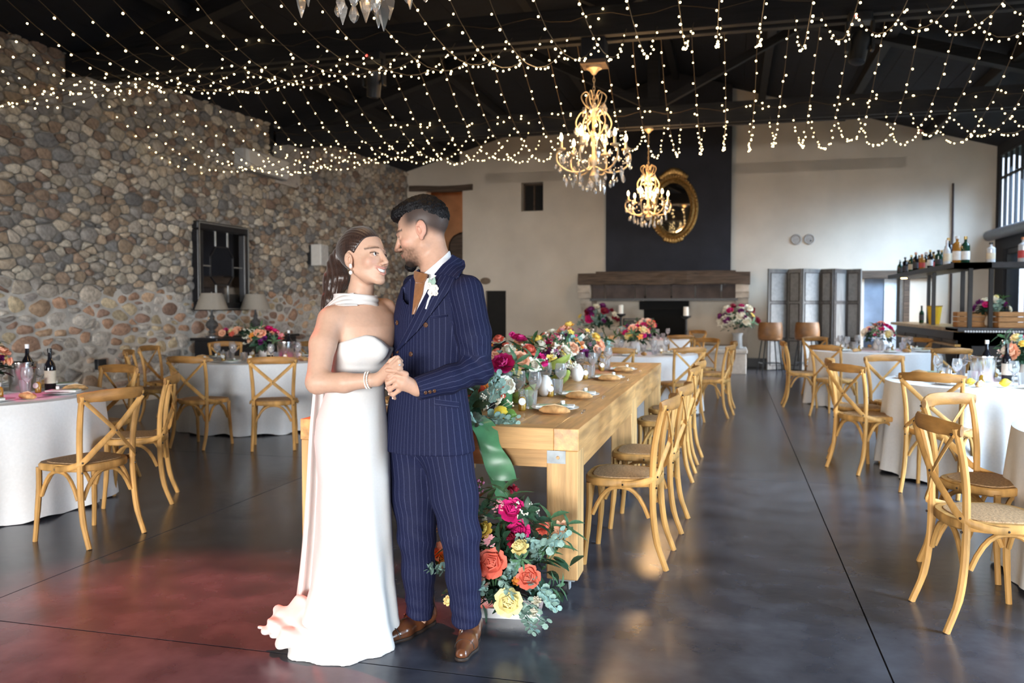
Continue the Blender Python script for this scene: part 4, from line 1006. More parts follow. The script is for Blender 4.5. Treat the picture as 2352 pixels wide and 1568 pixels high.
fW = [([LW(899, 836, 3.10), LW(913, 821, 3.085), LW(922, 829, 3.095)], .0078), ([LW(901, 842, 3.093), LW(916, 829, 3.075), LW(923, 838, 3.088)], .0080), ([LW(903, 849, 3.09), LW(917, 838, 3.072), LW(922, 847, 3.085)], .0077), ([LW(904, 856, 3.092), LW(915, 847, 3.076), LW(919, 854, 3.088)], .0068), ([LW(886, 842, 3.13), LW(897, 828, 3.13), LW(908, 820, 3.125)], .0080)]
def skin_hands(p):
    d = hand_field(p, wrW, palmW, fW, .0250)
    return smin(d, f_path(p, [LW(840, 874, 3.155), wrW], [.029, .0245], .01), .012)
def skin_head(p):
    d = head_field(HW.loc(p), False) * HW.k
    return smin(d, f_path(p, neckW, [.047, .047, .056], .02), .022)
m1 = sculpt(skin_head, HW.c - A3((.15, .15, .175)), HW.c + A3((.15, .16, .15)), .0024)
m2 = sculpt(lambda p: np.maximum(skin_body(p), p[..., 2] - zw(664)), (-.26, -.34, zw(905)), (.22, .30, zw(655)), .0055)
m3 = sculpt(skin_hands, LW(848, 905, 3.12) - A3((0, .06, 0)), LW(928, 812, 3.15) + A3((.01, .06, .02)), .0023)
vs, qs = joinm(m1, m2, m3); l = HW.loc(vs); lx, ly, lz = np.abs(l[:, 0]), l[:, 1], l[:, 2]
cols = np.tile(np.array((.62, .385, .275), np.float32), (len(vs), 1))
hd = (lx < .12) & (np.abs(ly) < .15) & (lz > -.14) & (lz < .16)
cols = mixc(cols, (.68, .31, .24), .38 * hd * np.exp(-(((lx - .045) / .022) ** 2 + ((lz + .032) / .02) ** 2)) * (ly < -.04))
lip = hd * (ly < -.078) * (lx < .033)
mid = np.interp(lx, [0, .016, .031], [-.0695, -.066, -.0535]); th = np.interp(lx, [0, .016, .031], [.0175, .0150, .006])
cols = mixc(cols, (.56, .235, .20), .75 * lip * sstep(1.12, .9, np.abs(lz - mid) / th) * sstep(.25, .42, np.abs(lz - mid) / th))
brow = hd * (ly < -.05) * np.exp(-((lz - .0265 + .22 * np.clip(lx - .028, 0, 1)) / .0040) ** 2) * (lx > .012) * (lx < .057); cols = mixc(cols, (.045, .026, .018), .82 * brow)
lash = hd * (ly < -.072) * np.exp(-((lz - .0055 + 9 * (lx - .0315) ** 2) / .0026) ** 2) * (np.abs(lx - .0315) < .018); cols = mixc(cols, (.015, .010, .009), .92 * lash)
lash = hd * (ly < -.072) * np.exp(-((lz + .0065 - 9 * (lx - .0315) ** 2) / .0018) ** 2) * (np.abs(lx - .0315) < .015); cols = mixc(cols, (.05, .03, .025), .5 * lash)
bw = mesh_obj('body', smooth(vs, qs, 1, .35), qs, m_skin, wom, cols=cols)
eyeballs(HW, wom, HW.wld((.06, -1.0, .16)), False)
# smile: upper teeth
tm = MB(); rg = []
for i in range(15):
    x = -.024 + .048 * i / 14; y = -.0995 + .0135 * (abs(x) / .024) ** 2; zc = np.interp(abs(x), [0, .014, .0265], [-.0675, -.0655, -.0550])
    rg.append([tuple(float(v) for v in HW.wld((x, y + dy, zc + dz))) for dy, dz in ((0, -.0062 * (1 - (abs(x) / .03) ** 2)), (0, .006), (.004, .006), (.004, -.006 * (1 - (abs(x) / .03) ** 2)))])
tm.loft(rg); tm.build('teeth', M('tooth_enamel', (.86, .84, .78), .2), wom)
# --- hair
m_hair_w = M('dark_brown_hair', (.020, .0105, .0085), .32, var=.65, scale=70, stretch=(3, 3, .12), bump=.2, bscale=120, sheen=.2, col2=(.055, .027, .018))
def hair_cap(p):
    q = HW.loc(p); x, y, z = q[..., 0], q[..., 1], q[..., 2]
    d = f_ell(q, (0, .022, .038), (.0805, .1025, .0950))
    d = smin(d, f_ell(q, (0, .100, .045), (.040, .034, .040)), .03)
    d = d - .0007 * np.sin(np.arctan2(x, z + .02) * 60 + 8 * y)
    hl = -.006 - .86 * np.clip(z, -.03, .12) + .012 * np.exp(-((np.abs(x) - .05) / .02) ** 2)
    d = smax(d, hl - y, .006)
    d = smax(d, -(z + .045) + .6 * np.clip(.06 - y, 0, .1) - .0, .01)
    e = f_ell(q * A3((1, 1, 1)), (.0, .016, -.016), (.2, .028, .040))
    return smax(d, -np.where(np.abs(x) > .06, e, 1), .004) * HW.k
vs, qs = sculpt(hair_cap, HW.c - A3((.16, .16, .10)), HW.c + A3((.14, .16, .16)), .0024)
hw = mesh_obj('hair', smooth(vs, qs, 3), qs, m_hair_w, wom); tag(hw, 'dark brown hair swept back into a long wavy ponytail')
root = HW.wld((0, .128, .05))
pt = [root, LW(777, 600, 3.52), LW(772, 650, 3.50), LW(758, 690, 3.47), LW(741, 722, 3.46)]
def pony(p):
    d = f_path(p, pt, [.026, .037, .045, .032, .006], .03)
    d = smin(d, f_path(p, [LW(785, 600, 3.49), LW(788, 640, 3.46), LW(774, 680, 3.45)], [.022, .028, .012], .02), .03)
    return d - .0020 * np.sin(p[..., 0] * 330 + 2.6 * np.sin(p[..., 2] * 24) + p[..., 1] * 90) - .004 * np.sin(p[..., 2] * 38 + 1)
vs, qs = sculpt(pony, LW(745, 725, 3.45) - A3((.06, .10, .0)), LW(800, 548, 3.5) + A3((.06, .12, .02)), .004)
mesh_obj('ponytail', smooth(vs, qs, 1), qs, m_hair_w, hw)
# --- earring and bracelet, ring
m_pearl = M('pearl', (.85, .80, .74), .2, coat=.5)
ea = HW.wld((-.0755, .004, -.044)); e_ = MB(); e_.box((0, -.008, .0), (.011, .006, .017)); e_.build('earring', m_pearl, wom, loc=tuple(float(v) for v in ea), bev=.003)
MB().ball((0, -.008, -.026), .0075, 10, 7, (1, 1, 1.2)).build('pearl_drop', m_pearl, wom, loc=tuple(float(v) for v in ea))
ax = A3(wrW - LW(800, 877, 3.165)); ax /= np.linalg.norm(ax); bc = LW(845, 873, 3.152)
br = MB()
for row in (-.005, .005):
    u = np.cross(ax, A3((0, 0, 1))); u /= np.linalg.norm(u); v = np.cross(u, ax)
    for k in range(26):
        a = 2 * math.pi * k / 26; P = bc + ax * row + (u * math.cos(a) + v * math.sin(a)) * .0305; br.ball(tuple(float(t) for t in P), .0038, 6, 4)
br.build('bracelet', m_pearl, wom); MB().ball(tuple(float(t) for t in LW(917, 838, 3.062)), .0045, 8, 5).build('ring', M('diamond', (.9, .92, .95), .05, metal=.6), wom)
# --- gown
m_gown = M('ivory_crepe', (.70, .678, .652), .62, var=.02, scale=120, sheen=.25, sss=.05)
DT = [(-.02, xw(787), -.035, .236, .220), (.02, xw(789), -.030, .226, .208), (.10, xw(797), -.012, .200, .178), (zw(1340), xw(806), .0, .172, .154), (zw(1220), xw(811), .0, .158, .145), (zw(1100), xw(812), .0, .150, .138), (zw(1010), xw(806), .0, .154, .136),
      (zw(960), xw(807), 0, .146, .126), (zw(905), xw(814), 0, .124, .104), (zw(860), xw(821), 0, .114, .098), (zw(820), xw(829), 0, .122, .106), (zw(785), xw(838), -.004, .136, .114), (zw(750), xw(838), -.004, .140, .108)]
def gown_solid(p): 
    d = f_zloft(p, DT, WA)
    # bust
    d = smin(d, f_ell(p, LW(862, 799, 3.335), (.052, .046, .056)), .04); d = smin(d, f_ell(p, LW(808, 804, 3.325), (.052, .044, .056)), .04)
    z = p[..., 2]; low = sstep(zw(1200), zw(1480), z)
    a = np.arctan2(p[..., 1], p[..., 0] - xw(805)); d = d - .010 * low * np.sin(7 * a + 2 * z) - .006 * low * np.sin(13 * a + 1.2 + 3 * z)
    mid = sstep(zw(980), zw(1180), z) * (1 - low); d = d - .0035 * mid * np.sin(9 * a + 1 + 4 * z)
    d = d - .0022 * np.exp(-((z - zw(870)) / .05) ** 2) * np.sin(z * 190 + 30 * p[..., 0])
    return d
def gown(p):
    d = gown_solid(p); x = p[..., 0]; u = x * math.cos(WA) + p[..., 1] * math.sin(WA)
    uc = u - (xw(836) * math.cos(WA) - .09 * math.sin(WA) * 0)
    # sweetheart edge
    e = np.interp(x, [xw(q) for q in (770, 780, 800, 825, 850, 868, 885, 900)], [zw(q, 3.36) for q in (797, 790, 783, 775, 768, 771, 783, 800)])
    d = smax(d, p[..., 2] - e, .003)
    d = np.maximum(d, -skin_body(p) - .004 + .0)  if False else d
    return smax(d, .001 - p[..., 2], .003)
vs, qs = sculpt(gown, (-.36, -.30, -.005), (.24, .34, zw(740)), .0065)
gw = mesh_obj('gown', smooth(vs, qs, 1), qs, m_gown, wom); tag(gw, 'ivory strapless fitted gown with sweetheart neckline')
m_chif = M('ivory_chiffon', (.72, .68, .65), .7, var=.02, sheen=.3, sss=.05)
def train(p):
    d = None
    for a, b, r0, r1 in (((680, 1420, 3.42), (640, 1425, 3.40), .045, .040), ((672, 1445, 3.36), (618, 1452, 3.34), .050, .040), ((690, 1475, 3.28), (648, 1478, 3.28), .055, .045), ((625, 1450, 3.36), (592, 1450, 3.36), .026, .010), ((655, 1430, 3.40), (628, 1415, 3.44), .034, .026), ((700, 1440, 3.36), (690, 1400, 3.40), .07, .05)):
        e = f_cone(p * A3((1, 1, 1.25)), LW(*a) * A3((1, 1, 1.25)), LW(*b) * A3((1, 1, 1.25)), r0, r1); d = e if d is None else smin(d, e, .02)
    d = d - .009 * np.sin(p[..., 0] * 62 + p[..., 1] * 48 + 2 * np.sin(p[..., 2] * 60)) - .004 * wob(p, 60, 2)
    return smax(d, .001 - p[..., 2], .003)
vs, qs = sculpt(train, LW(575, 1500, 3.3) * A3((1, 0, 0)) + A3((-.02, -.26, -.006)), LW(720, 1400, 3.4) * A3((1, 0, 0)) + A3((.05, .14, .20)), .006); mesh_obj('train', smooth(vs, qs, 1), qs, m_chif, wom)
# --- scarf: band round the neck, streamer falling down her back to the floor
def band(p):
    d = f_path(p, [LW(829, 690, 3.415) + A3((0, 0, .0)), LW(829, 690, 3.415)], [.0, .0]) * 0 + 1
    c = LW(818, 691, 3.425); q = p - c; n = A3((.02, .10, 1.0)); n = n / np.linalg.norm(n); hgt = q @ n; rad = q - hgt[..., None] * n; u = rad[..., 0] / .084; v = rad[..., 1] / .074
    k = np.sqrt(u * u + v * v); d = np.abs(k - 1) * .075 - .006; d = smax(d, np.abs(hgt + .0) - .023, .006)
    d = d - .0022 * np.sin(hgt * 300 + 2 * np.arctan2(v, u))
    return d
vs, qs = sculpt(band, LW(818, 691, 3.425) - A3((.12, .11, .06)), LW(818, 691, 3.425) + A3((.12, .11, .06)), .0035)
sc = mesh_obj('scarf', vs, qs, m_chif, wom); tag(sc, 'ivory chiffon scarf wound round the neck')
def sheet(name, le, ri, m_, amp, parent, n=40, m=26, th=.004, seed=0):
    A_, B_ = bez([tuple(float(t) for t in LW(*p)) for p in le], 10), bez([tuple(float(t) for t in LW(*p)) for p in ri], 10); k = min(len(A_), len(B_)); top = []
    for i in range(k):
        f = i / (k - 1)
        for j in range(m):
            u = j / (m - 1); P = A_[i].lerp(B_[i], u); P = P + Vector((0, amp * (.35 + .65 * f) * math.sin(u * 19 + 1.5 * math.sin(f * 3 + seed)), 0)); top.append(P)
    N = k * m; vs_ = top + [p + Vector((0, th, 0)) for p in top]; fs = []
    for i in range(k - 1):
        for j in range(m - 1):
            q = i * m + j; fs.append((q, q + 1, q + m + 1, q + m)); fs.append((N + q, N + q + m, N + q + m + 1, N + q + 1))
        for j in (0, m - 1):
            q = i * m + j; fs.append((q, q + m, N + q + m, N + q) if j == 0 else (q, N + q, N + q + m, q + m))
    return MB().add(vs_, fs).build(name, m_, parent)
sheet('streamer', [(812, 672, 3.355), (780, 678, 3.35), (752, 699, 3.40), (737, 722, 3.47), (724, 800, 3.47), (716, 900, 3.46), (706, 1000, 3.46), (696, 1150, 3.46), (684, 1290, 3.46), (666, 1430, 3.47)],
      [(822, 702, 3.345), (790, 703, 3.315), (765, 703, 3.37), (756, 724, 3.50), (765, 800, 3.54), (768, 900, 3.55), (765, 1000, 3.56), (760, 1150, 3.56), (750, 1290, 3.56), (735, 1420, 3.55)], m_chif, .012, sc)
# ================================================================== CEILING LIGHTS
def WP(px, py, dep):
    x, y = cam((px - 1176) / 1930 * dep, dep); return Vector((x, y, 1.38 + (703 - py) / 1930 * dep))
m_bulb = M('fairy_bulb', (1, .8, .45), .4, emis=(1, .74, .36), estr=9, var=0)
m_bulb.cycles.emission_sampling = 'NONE'
m_wire = M('fairy_wire', (.10, .065, .035), .5)
def icos(m, c, r):
    t = (1 + 5 ** .5) / 2; vs = [(-1, t, 0), (1, t, 0), (-1, -t, 0), (1, -t, 0), (0, -1, t), (0, 1, t), (0, -1, -t), (0, 1, -t), (t, 0, -1), (t, 0, 1), (-t, 0, -1), (-t, 0, 1)]
    k = r / 1.9; m.add([(c[0] + a * k, c[1] + b * k, c[2] + q * k) for a, b, q in vs], [(0, 11, 5), (0, 5, 1), (0, 1, 7), (0, 7, 10), (0, 10, 11), (1, 5, 9), (5, 11, 4), (11, 10, 2), (10, 7, 6), (7, 1, 8), (3, 9, 4), (3, 4, 2), (3, 2, 6), (3, 6, 8), (3, 8, 9), (4, 9, 5), (2, 4, 11), (6, 2, 10), (8, 6, 7), (9, 8, 1)])
rn = random.Random(5)
for bay, (ya, yb, lb) in enumerate(((4.55, 9.3, 'warm fairy light string sagging between the trusses above the couple'), (9.3, 14.05, 'warm fairy light string sagging between the trusses over the long table'))):
    n = 42
    for i in range(n):
        x = -8.25 + 13.35 * i / (n - 1); sag = rn.uniform(.84, 1.02); xo = rn.uniform(-.05, .05)
        t = empty('fairy_light_string', (x, ya, 4.46)); tag(t, lb, 'string light', 'fairy light strings, bay %d' % (bay + 1))
        P = []; L_ = yb - ya
        for k in range(15):
            u = k / 14; P.append((xo * u + .02 * math.sin(u * 7 + i), u * L_, -sag * 4 * u * (1 - u)))
        MB().tube(P, .0035, 4).build('wire', m_wire, t)
        b = MB(); nb = 25
        for k in range(nb):
            u = (k + .5 + rn.uniform(-.3, .3)) / nb
            c = (xo * u + .02 * math.sin(u * 7 + i) + rn.uniform(-.02, .02), u * L_, -sag * 4 * u * (1 - u) - .022 + rn.uniform(-.012, .012)); icos(b, c, rn.uniform(.0075, .0108))
        tag(b.build('bulbs', m_bulb, t), kind='stuff')
# strings wound along the two tie beams
for y, lb in ((9.18, 'fairy light string pinned along the tie beam over the long table'), (13.9, 'fairy light string pinned along the tie beam near the fireplace')):
    t = empty('fairy_light_string', (0, y, 4.5)); tag(t, lb, 'string light', 'fairy light strings on beams')
    P = [(-8.2 + 13.4 * k / 60, -.06, .04 * math.sin(k * 1.7)) for k in range(61)]; MB().tube(P, .0035, 4).build('wire', m_wire, t)
    b = MB()
    for k in range(60 if y > 10 else 14): icos(b, (rn.uniform(-8.2, 5.2), -.08, rn.uniform(-.07, .08)), .011)
    tag(b.build('bulbs', m_bulb, t), kind='stuff')
# chandeliers
m_chan = M('aged_cream_metal', (.55, .42, .26), .42, metal=.35, var=.25)
m_cryst = M('crystal', (.97, .95, .92), .03, trans=.85, ior=1.5, var=0, spec=.8)
m_flame = M('candle_bulb', (1, .85, .6), .3, emis=(1, .62, .25), estr=55, var=0)
m_flame.cycles.emission_sampling = 'NONE'
_dr = MB().lathe([(.0015, .02), (.006, .012), (.013, -.006), (.015, -.016), (.010, -.028), (.002, -.036)], n=6).build('crystal_drop', m_cryst, smooth=False)
_lf = MB().loft([[(-.002, 0, .03), (.002, 0, .03), (.002, .003, .03), (-.002, .003, .03)], [(-.018, -.004, 0), (.018, -.004, 0), (.018, .006, 0), (-.018, .006, 0)], [(-.014, -.004, -.02), (.014, -.004, -.02), (.014, .005, -.02), (-.014, .005, -.02)], [(-.001, 0, -.06), (.001, 0, -.06), (.001, .002, -.06), (-.001, .002, -.06)]]).build('crystal_leaf', m_cryst, smooth=False)
def chandelier(x, y, ztop, zb, lb, hang, seed, sc=1.0):
    rn = random.Random(seed); t = empty('chandelier', (x, y, zb)); t.scale = (sc, sc, sc); tag(t, lb, 'chandelier', 'crystal chandeliers'); H = (ztop - zb) / sc
    MB().lathe([(.008, .10), (.03, .12), (.05, .16), (.03, .20), (.02, .26), (.045, .30), (.05, .34), (.02, .40), (.016, .52), (.03, .58), (.018, .66), (.016, .86), (.035, .92), (.01, 1.0)], n=14).build('stem', m_chan, t)
    MB().lathe([(.02, H - .09), (.05, H - .05), (.085, H - .03), (.085, H)], n=16).build('ceiling_rose', m_chan, t)
    ch = MB(); k = int((H - 1.08) / .045)
    for i in range(k):
        z = 1.0 + (H - 1.08) * (i + .5) / k; a = (i % 2) * 1.57; P = [(.011 * math.cos(q) * math.cos(a), .011 * math.cos(q) * math.sin(a), z + .030 * math.sin(q)) for q in [6.283 * j / 8 for j in range(9)]]; ch.tube(P, .0035, 4)
    tag(ch.build('chain', m_chan, t), kind='stuff')
    drops = []
    for i in range(6):
        a = 2 * math.pi * (i + .3) / 6; ca, sa = math.cos(a), math.sin(a)
        P = bez([(.03 * ca, .03 * sa, .26), (.16 * ca, .16 * sa, .20), (.30 * ca, .30 * sa, .22), (.40 * ca, .40 * sa, .30), (.41 * ca, .41 * sa, .40), (.36 * ca, .36 * sa, .44)], 5)
        ar = MB().tube(P, .0095, 7).build('arm', m_chan, t)
        cd = MB().lathe([(.012, .43), (.045, .445), (.05, .46), (.016, .462), (.014, .54)], (.36 * ca, .36 * sa, 0), 12).build('candle_tube', m_chan, t)
        MB().lathe([(.006, .54), (.018, .565), (.016, .59), (.003, .625)], (.36 * ca, .36 * sa, 0), 10).build('bulb', m_flame, cd)
        P = bez([(.02 * ca, .02 * sa, .60), (.14 * ca, .14 * sa, .62), (.20 * ca, .20 * sa, .74), (.13 * ca, .13 * sa, .86), (.05 * ca, .05 * sa, .80), (.10 * ca, .10 * sa, .74)], 5)
        MB().tube(P, .0075, 6).build('scroll', m_chan, t)
        P = bez([(.02 * ca, .02 * sa, .88), (.10 * ca, .10 * sa, .94), (.14 * ca, .14 * sa, 1.03), (.08 * ca, .08 * sa, 1.08), (.03 * ca, .03 * sa, 1.0)], 5); MB().tube(P, .006, 6).build('crown_scroll', m_chan, t)
        for r_, z in ((.36, .41), (.41, .33), (.33, .19), (.24, .16), (.19, .70), (.14, .60), (.12, .92)):
            drops.append((r_ * math.cos(a + rn.uniform(-.2, .2)), r_ * math.sin(a + rn.uniform(-.2, .2)), z - rn.uniform(.02, .06)))
            drops.append((r_ * math.cos(a + .5), r_ * math.sin(a + .5), z - rn.uniform(.0, .08)))
        sw = MB()
        for k in range(9):
            u = k / 8; aa = a + u * math.pi / 3; sw.ball((.36 * math.cos(aa), .36 * math.sin(aa), .42 - .14 * 4 * u * (1 - u)), .009, 6, 4)
        tag(sw.build('bead_swag', m_cryst, t), kind='stuff')
    for i in range(12):
        a = rn.uniform(0, 6.28); drops.append((.12 * math.cos(a), .12 * math.sin(a), rn.uniform(.02, .10)))
    for i, d in enumerate(drops):
        o = inst(_dr if i % 3 else _lf, t, d, (0, 0, rn.uniform(0, 6.28)), rn.uniform(1.1, 1.7)); o.name = 'crystal_drop'
    l = bpy.data.lights.new('chandelier_glow', 'POINT'); l.energy = hang; l.color = (1, .60, .27); l.shadow_soft_size = .3
    o = bpy.data.objects.new('chandelier_glow', l); COL.objects.link(o); o.location = (x, y, zb + .66 * sc)
chandelier(-1.495, 9.3, 4.02, 2.66, 'large lit crystal chandelier hanging over the far half of the long table', 65, 1)
chandelier(-1.35, 14.05, 4.3, 2.70, 'lit crystal chandelier hanging before the oval gilt mirror', 125, 2, .92)
chandelier(-1.62, 3.50, 6.5, 2.68, 'crystal chandelier above the couple, only its lowest drops in view', 34, 3)
for o in (_dr, _lf): bpy.data.objects.remove(o)
t = empty('junction_box', (-1.49, 9.3, 4.0)); tag(t, 'black box fixed under the tie beam above the large chandelier', 'box')
MB().span((-.13, -.13, .06), (.13, .13, .3)).build('case', m_black, t, smooth=False, bev=.01); MB().span((-.14, -.14, .02), (.14, .14, .06)).build('wooden_base', m_wood_old, t, smooth=False)
# stage fixtures on the tie beam
m_led = M('red_led', (1, .1, .08), .4, emis=(1, .08, .06), estr=6)
def moving_head(x, y, lb, tilt):
    t = empty('stage_light', (x, y, 3.92)); tag(t, lb, 'stage light', 'moving stage lights')
    MB().span((-.11, -.09, .28), (.11, .09, .38)).build('base', m_dkmetal, t, smooth=False, bev=.01)
    for s in (-1, 1): MB().span((s * .12 - .015, -.05, .0), (s * .12 + .015, .05, .30)).build('yoke_arm', m_dkmetal, t, smooth=False, bev=.01)
    MB().lathe([(.05, -.17), (.08, -.15), (.085, .02), (.10, .06), (.09, .14), (.05, .16)], n=14).build('lamp_head', m_dkmetal, t, rot=(tilt, .2, 0), loc=(0, 0, .04))
    MB().ball((-.05, -.095, .33), .012, 8, 5).build('indicator', m_led, t)
moving_head(-4.03, 9.12, 'black moving-head stage light with red indicator on the beam towards the stone wall', .3)
moving_head(-4.62, 4.42, 'black moving-head stage light on the beam nearest the couple, towards the stones', .5)
moving_head(1.6, 4.42, 'black moving-head stage light on the beam nearest the couple, bar side', -.4)
moving_head(1.21, 9.12, 'black moving-head stage light with red indicator on the beam on the bar side', -.2)
# their beams: red wash on the floor, pink accents on the tables, two amber pools
spot('red_wash', (-4.6, 4.5, 4.0), (-2.3, 2.65, 0), 5200, (1, .13, .09), 40, 1.0, .06)
spot('amber_pool', (-4.7, 4.5, 4.0), (-3.42, 2.92, 0), 160, (1, .42, .16), 9, .1, .02)
spot('amber_pool', (1.6, 4.5, 4.0), (.78, 2.72, 0), 110, (1, .38, .14), 17, .2, .02)
for i, (k, dx) in enumerate((('L1', .45), ('L2', .3), ('A', .0), ('B', .2), ('T5', .1), ('T6', -.1))):
    x, y, _ = TABLES[k]; spot('pink_accent', (x + .6, y + .2, 4.2), (x + dx, y - .05, .8), 170, (1, .05, .32), 13, .6, .03)
spot('pink_accent', (-1.5, 9.0, 4.2), (-1.25, 7.5, .8), 130, (1, .06, .30), 13, .6, .03)
# ================================================================== ALONG THE STONE WALL
m_blackwood = M('black_lacquer', (.010, .010, .012), .35, var=.3)
mi = empty('lattice_mirror', (xl(12.27), 12.27, 1.31)); mi.rotation_euler = (0, 0, -R(2.3)); tag(mi, 'square black-framed mirror with octagonal lattice on the stone wall', 'mirror')
hw_, hh_ = .68, 1.42
MB().span((.02, -hw_ + .1, .1), (.06, hw_ - .1, hh_ - .1)).build('backing', m_blackwood, mi, smooth=False)
MB().span((.061, -hw_ + .12, .12), (.066, hw_ - .12, hh_ - .12)).build('glass', M('dark_mirror', (.35, .36, .38), .04, metal=1, var=.05), mi, smooth=False)
for a, b in (((0, -hw_, 0), (.13, hw_, .13)), ((0, -hw_, hh_ - .13), (.13, hw_, hh_)), ((0, -hw_, .13), (.13, -hw_ + .13, hh_ - .13)), ((0, hw_ - .13, .13), (.13, hw_, hh_ - .13))):
    MB().span(a, b).build('frame', m_blackwood, mi, smooth=False, bev=.02)
m_silver = M('silvered_edge', (.4, .4, .38), .35, metal=.8)
for a, b in (((.13, -hw_ + .02, .02), (.14, hw_ - .02, .035)), ((.13, -hw_ + .02, hh_ - .035), (.14, hw_ - .02, hh_ - .02)), ((.13, -hw_ + .02, .02), (.14, -hw_ + .035, hh_ - .02)), ((.13, hw_ - .035, .02), (.14, hw_ - .02, hh_ - .02))):
    MB().span(a, b).build('edge_bead', m_silver, mi, smooth=False)
oc = [(-.16, .42), (.16, .42), (.30, .56), (.30, .88), (.16, 1.04), (-.16, 1.04), (-.30, .88), (-.30, .56)]
for i in range(8): MB().bar((.072, oc[i][0], oc[i][1]), (.072, oc[(i + 1) % 8][0], oc[(i + 1) % 8][1]), .018, .014, up=(1, 0, 0)).build('lattice_bar', m_blackwood, mi, smooth=False)
for a, b in (((-.16, 1.04), (-.16, 1.30)), ((.16, 1.04), (.16, 1.30)), ((-.16, .42), (-.16, .12)), ((.16, .42), (.16, .12)), ((-.30, .72), (-.57, .72)), ((.30, .72), (.57, .72))):
    MB().bar((.072, *a), (.072, *b), .018, .014, up=(1, 0, 0)).build('lattice_bar', m_silver, mi, smooth=False)
co = empty('console_table', (xl(12.6) + .33, 12.6, 0), -R(2.3)); tag(co, 'black console table under the lattice mirror', 'console')
MB().span((-.25, -1.2, .84), (.25, 1.2, .885)).build('top', m_blackwood, co, smooth=False, bev=.008)
MB().span((-.22, -1.12, .18), (.22, 1.12, .84)).build('cabinet_body', m_blackwood, co, smooth=False)
for k in range(4): MB().span((.22, -1.1 + k * .555, .22), (.235, -1.1 + k * .555 + .54, .80)).build('door', m_blackwood, co, smooth=False, bev=.006)
for a in (-1, 1):
    for b in (-1, 1): MB().span((a * .2 - .03, b * 1.1 - .03, 0), (a * .2 + .03, b * 1.1 + .03, .18)).build('leg', m_blackwood, co, smooth=False)
m_shade = M('taupe_linen_shade', (.30, .265, .22), .85, var=.06, scale=80); m_pew = M('pewter', (.16, .16, .16), .35, metal=.6, var=.3)
def lamp(y, lb):
    t = empty('table_lamp', (xl(y) + .33, y, .885)); tag(t, lb, 'lamp', 'taupe lamps on the console')
    MB().lathe([(.10, 0), (.10, .02), (.05, .04), (.04, .07), (.06, .09), (.035, .12)], n=20).build('base', m_pew, t)
    MB().lathe([(.035, .12), (.075, .15), (.10, .195), (.085, .245), (.04, .28), (.03, .31), (.045, .33), (.02, .36), (.014, .46)], n=20).build('stem', m_pew, t)
    MB().lathe([(.255, .44), (.16, .70)], n=28, cap=False).build('shade', m_shade, t); MB().lathe([(.25, .445), (.155, .695)], n=28, cap=False).build('shade_lining', m_shade, t)
    MB().lathe([(.03, .46), (.03, .50), (.008, .70), (.012, .72)], n=8).build('fitting', m_pew, t)
lamp(11.62, 'taupe-shaded pewter table lamp overlapping the mirror at the console end'); lamp(12.80, 'taupe-shaded pewter table lamp on the console nearer the corner')
m_white = M('white_plastic', (.60, .57, .52), .5, var=.04)
ac = empty('air_conditioner', (xl(13.44), 13.44, 3.70)); tag(ac, 'white wall air conditioner high on the stone wall', 'air conditioner')
MB().loft([[(0, y, .0), (.20, y, .02), (.25, y, .10), (.24, y, .33), (.20, y, .36), (0, y, .36)] for y in (-.67, .67)]).build('case', m_white, ac, smooth=False, bev=.01)
MB().span((.10, -.62, -.012), (.215, .62, .012)).build('air_outlet', M('ac_grey', (.22, .21, .2), .5), ac, smooth=False)
MB().span((-.0, -.75, .03), (.18, -.67, .35)).build('side_cover', M('ac_side', (.40, .39, .37), .5), ac, smooth=False)
tag(MB().span((0, -.44, 0), (.06, .44, .92)).build('wall_panel', M('flat_plaster_panel', (.42, .37, .32), .8), loc=(xl(14.33), 14.33, 3.64), smooth=False), 'flat beige panel beside the air conditioner on the stone wall', 'panel')
tag(MB().span((0, -.05, 0), (.05, .05, .62)).build('cable_duct', m_dkmetal, loc=(xl(13.82), 13.82, 4.08), smooth=False), 'dark cable slot above the air conditioner', 'cable duct')
sp_ = empty('wall_speaker', (xl(15.25), 15.25, 2.18)); tag(sp_, 'white box loudspeaker on the stone wall behind the bride', 'speaker')
MB().span((.06, -.16, 0), (.28, .16, .42)).build('cabinet', m_white, sp_, smooth=False, bev=.015); MB().span((.28, -.14, .02), (.292, .14, .40)).build('grille', M('speaker_grille', (.48, .46, .43), .7), sp_, smooth=False)
MB().lathe([(.02, 0), (.02, .006)], n=12).build('badge', m_dkmetal, sp_, loc=(.292, .09, .06), rot=(0, R(90), 0)); MB().span((.0, -.20, .02), (.07, -.13, .40)).build('bracket', m_dkmetal, sp_, smooth=False)
tag(MB().span((0, -.08, 0), (.06, .08, .14)).build('floor_box', m_dkmetal, loc=(xl(9.63), 9.63, .52), smooth=False, bev=.005), 'small black socket box low on the stone wall', 'socket')
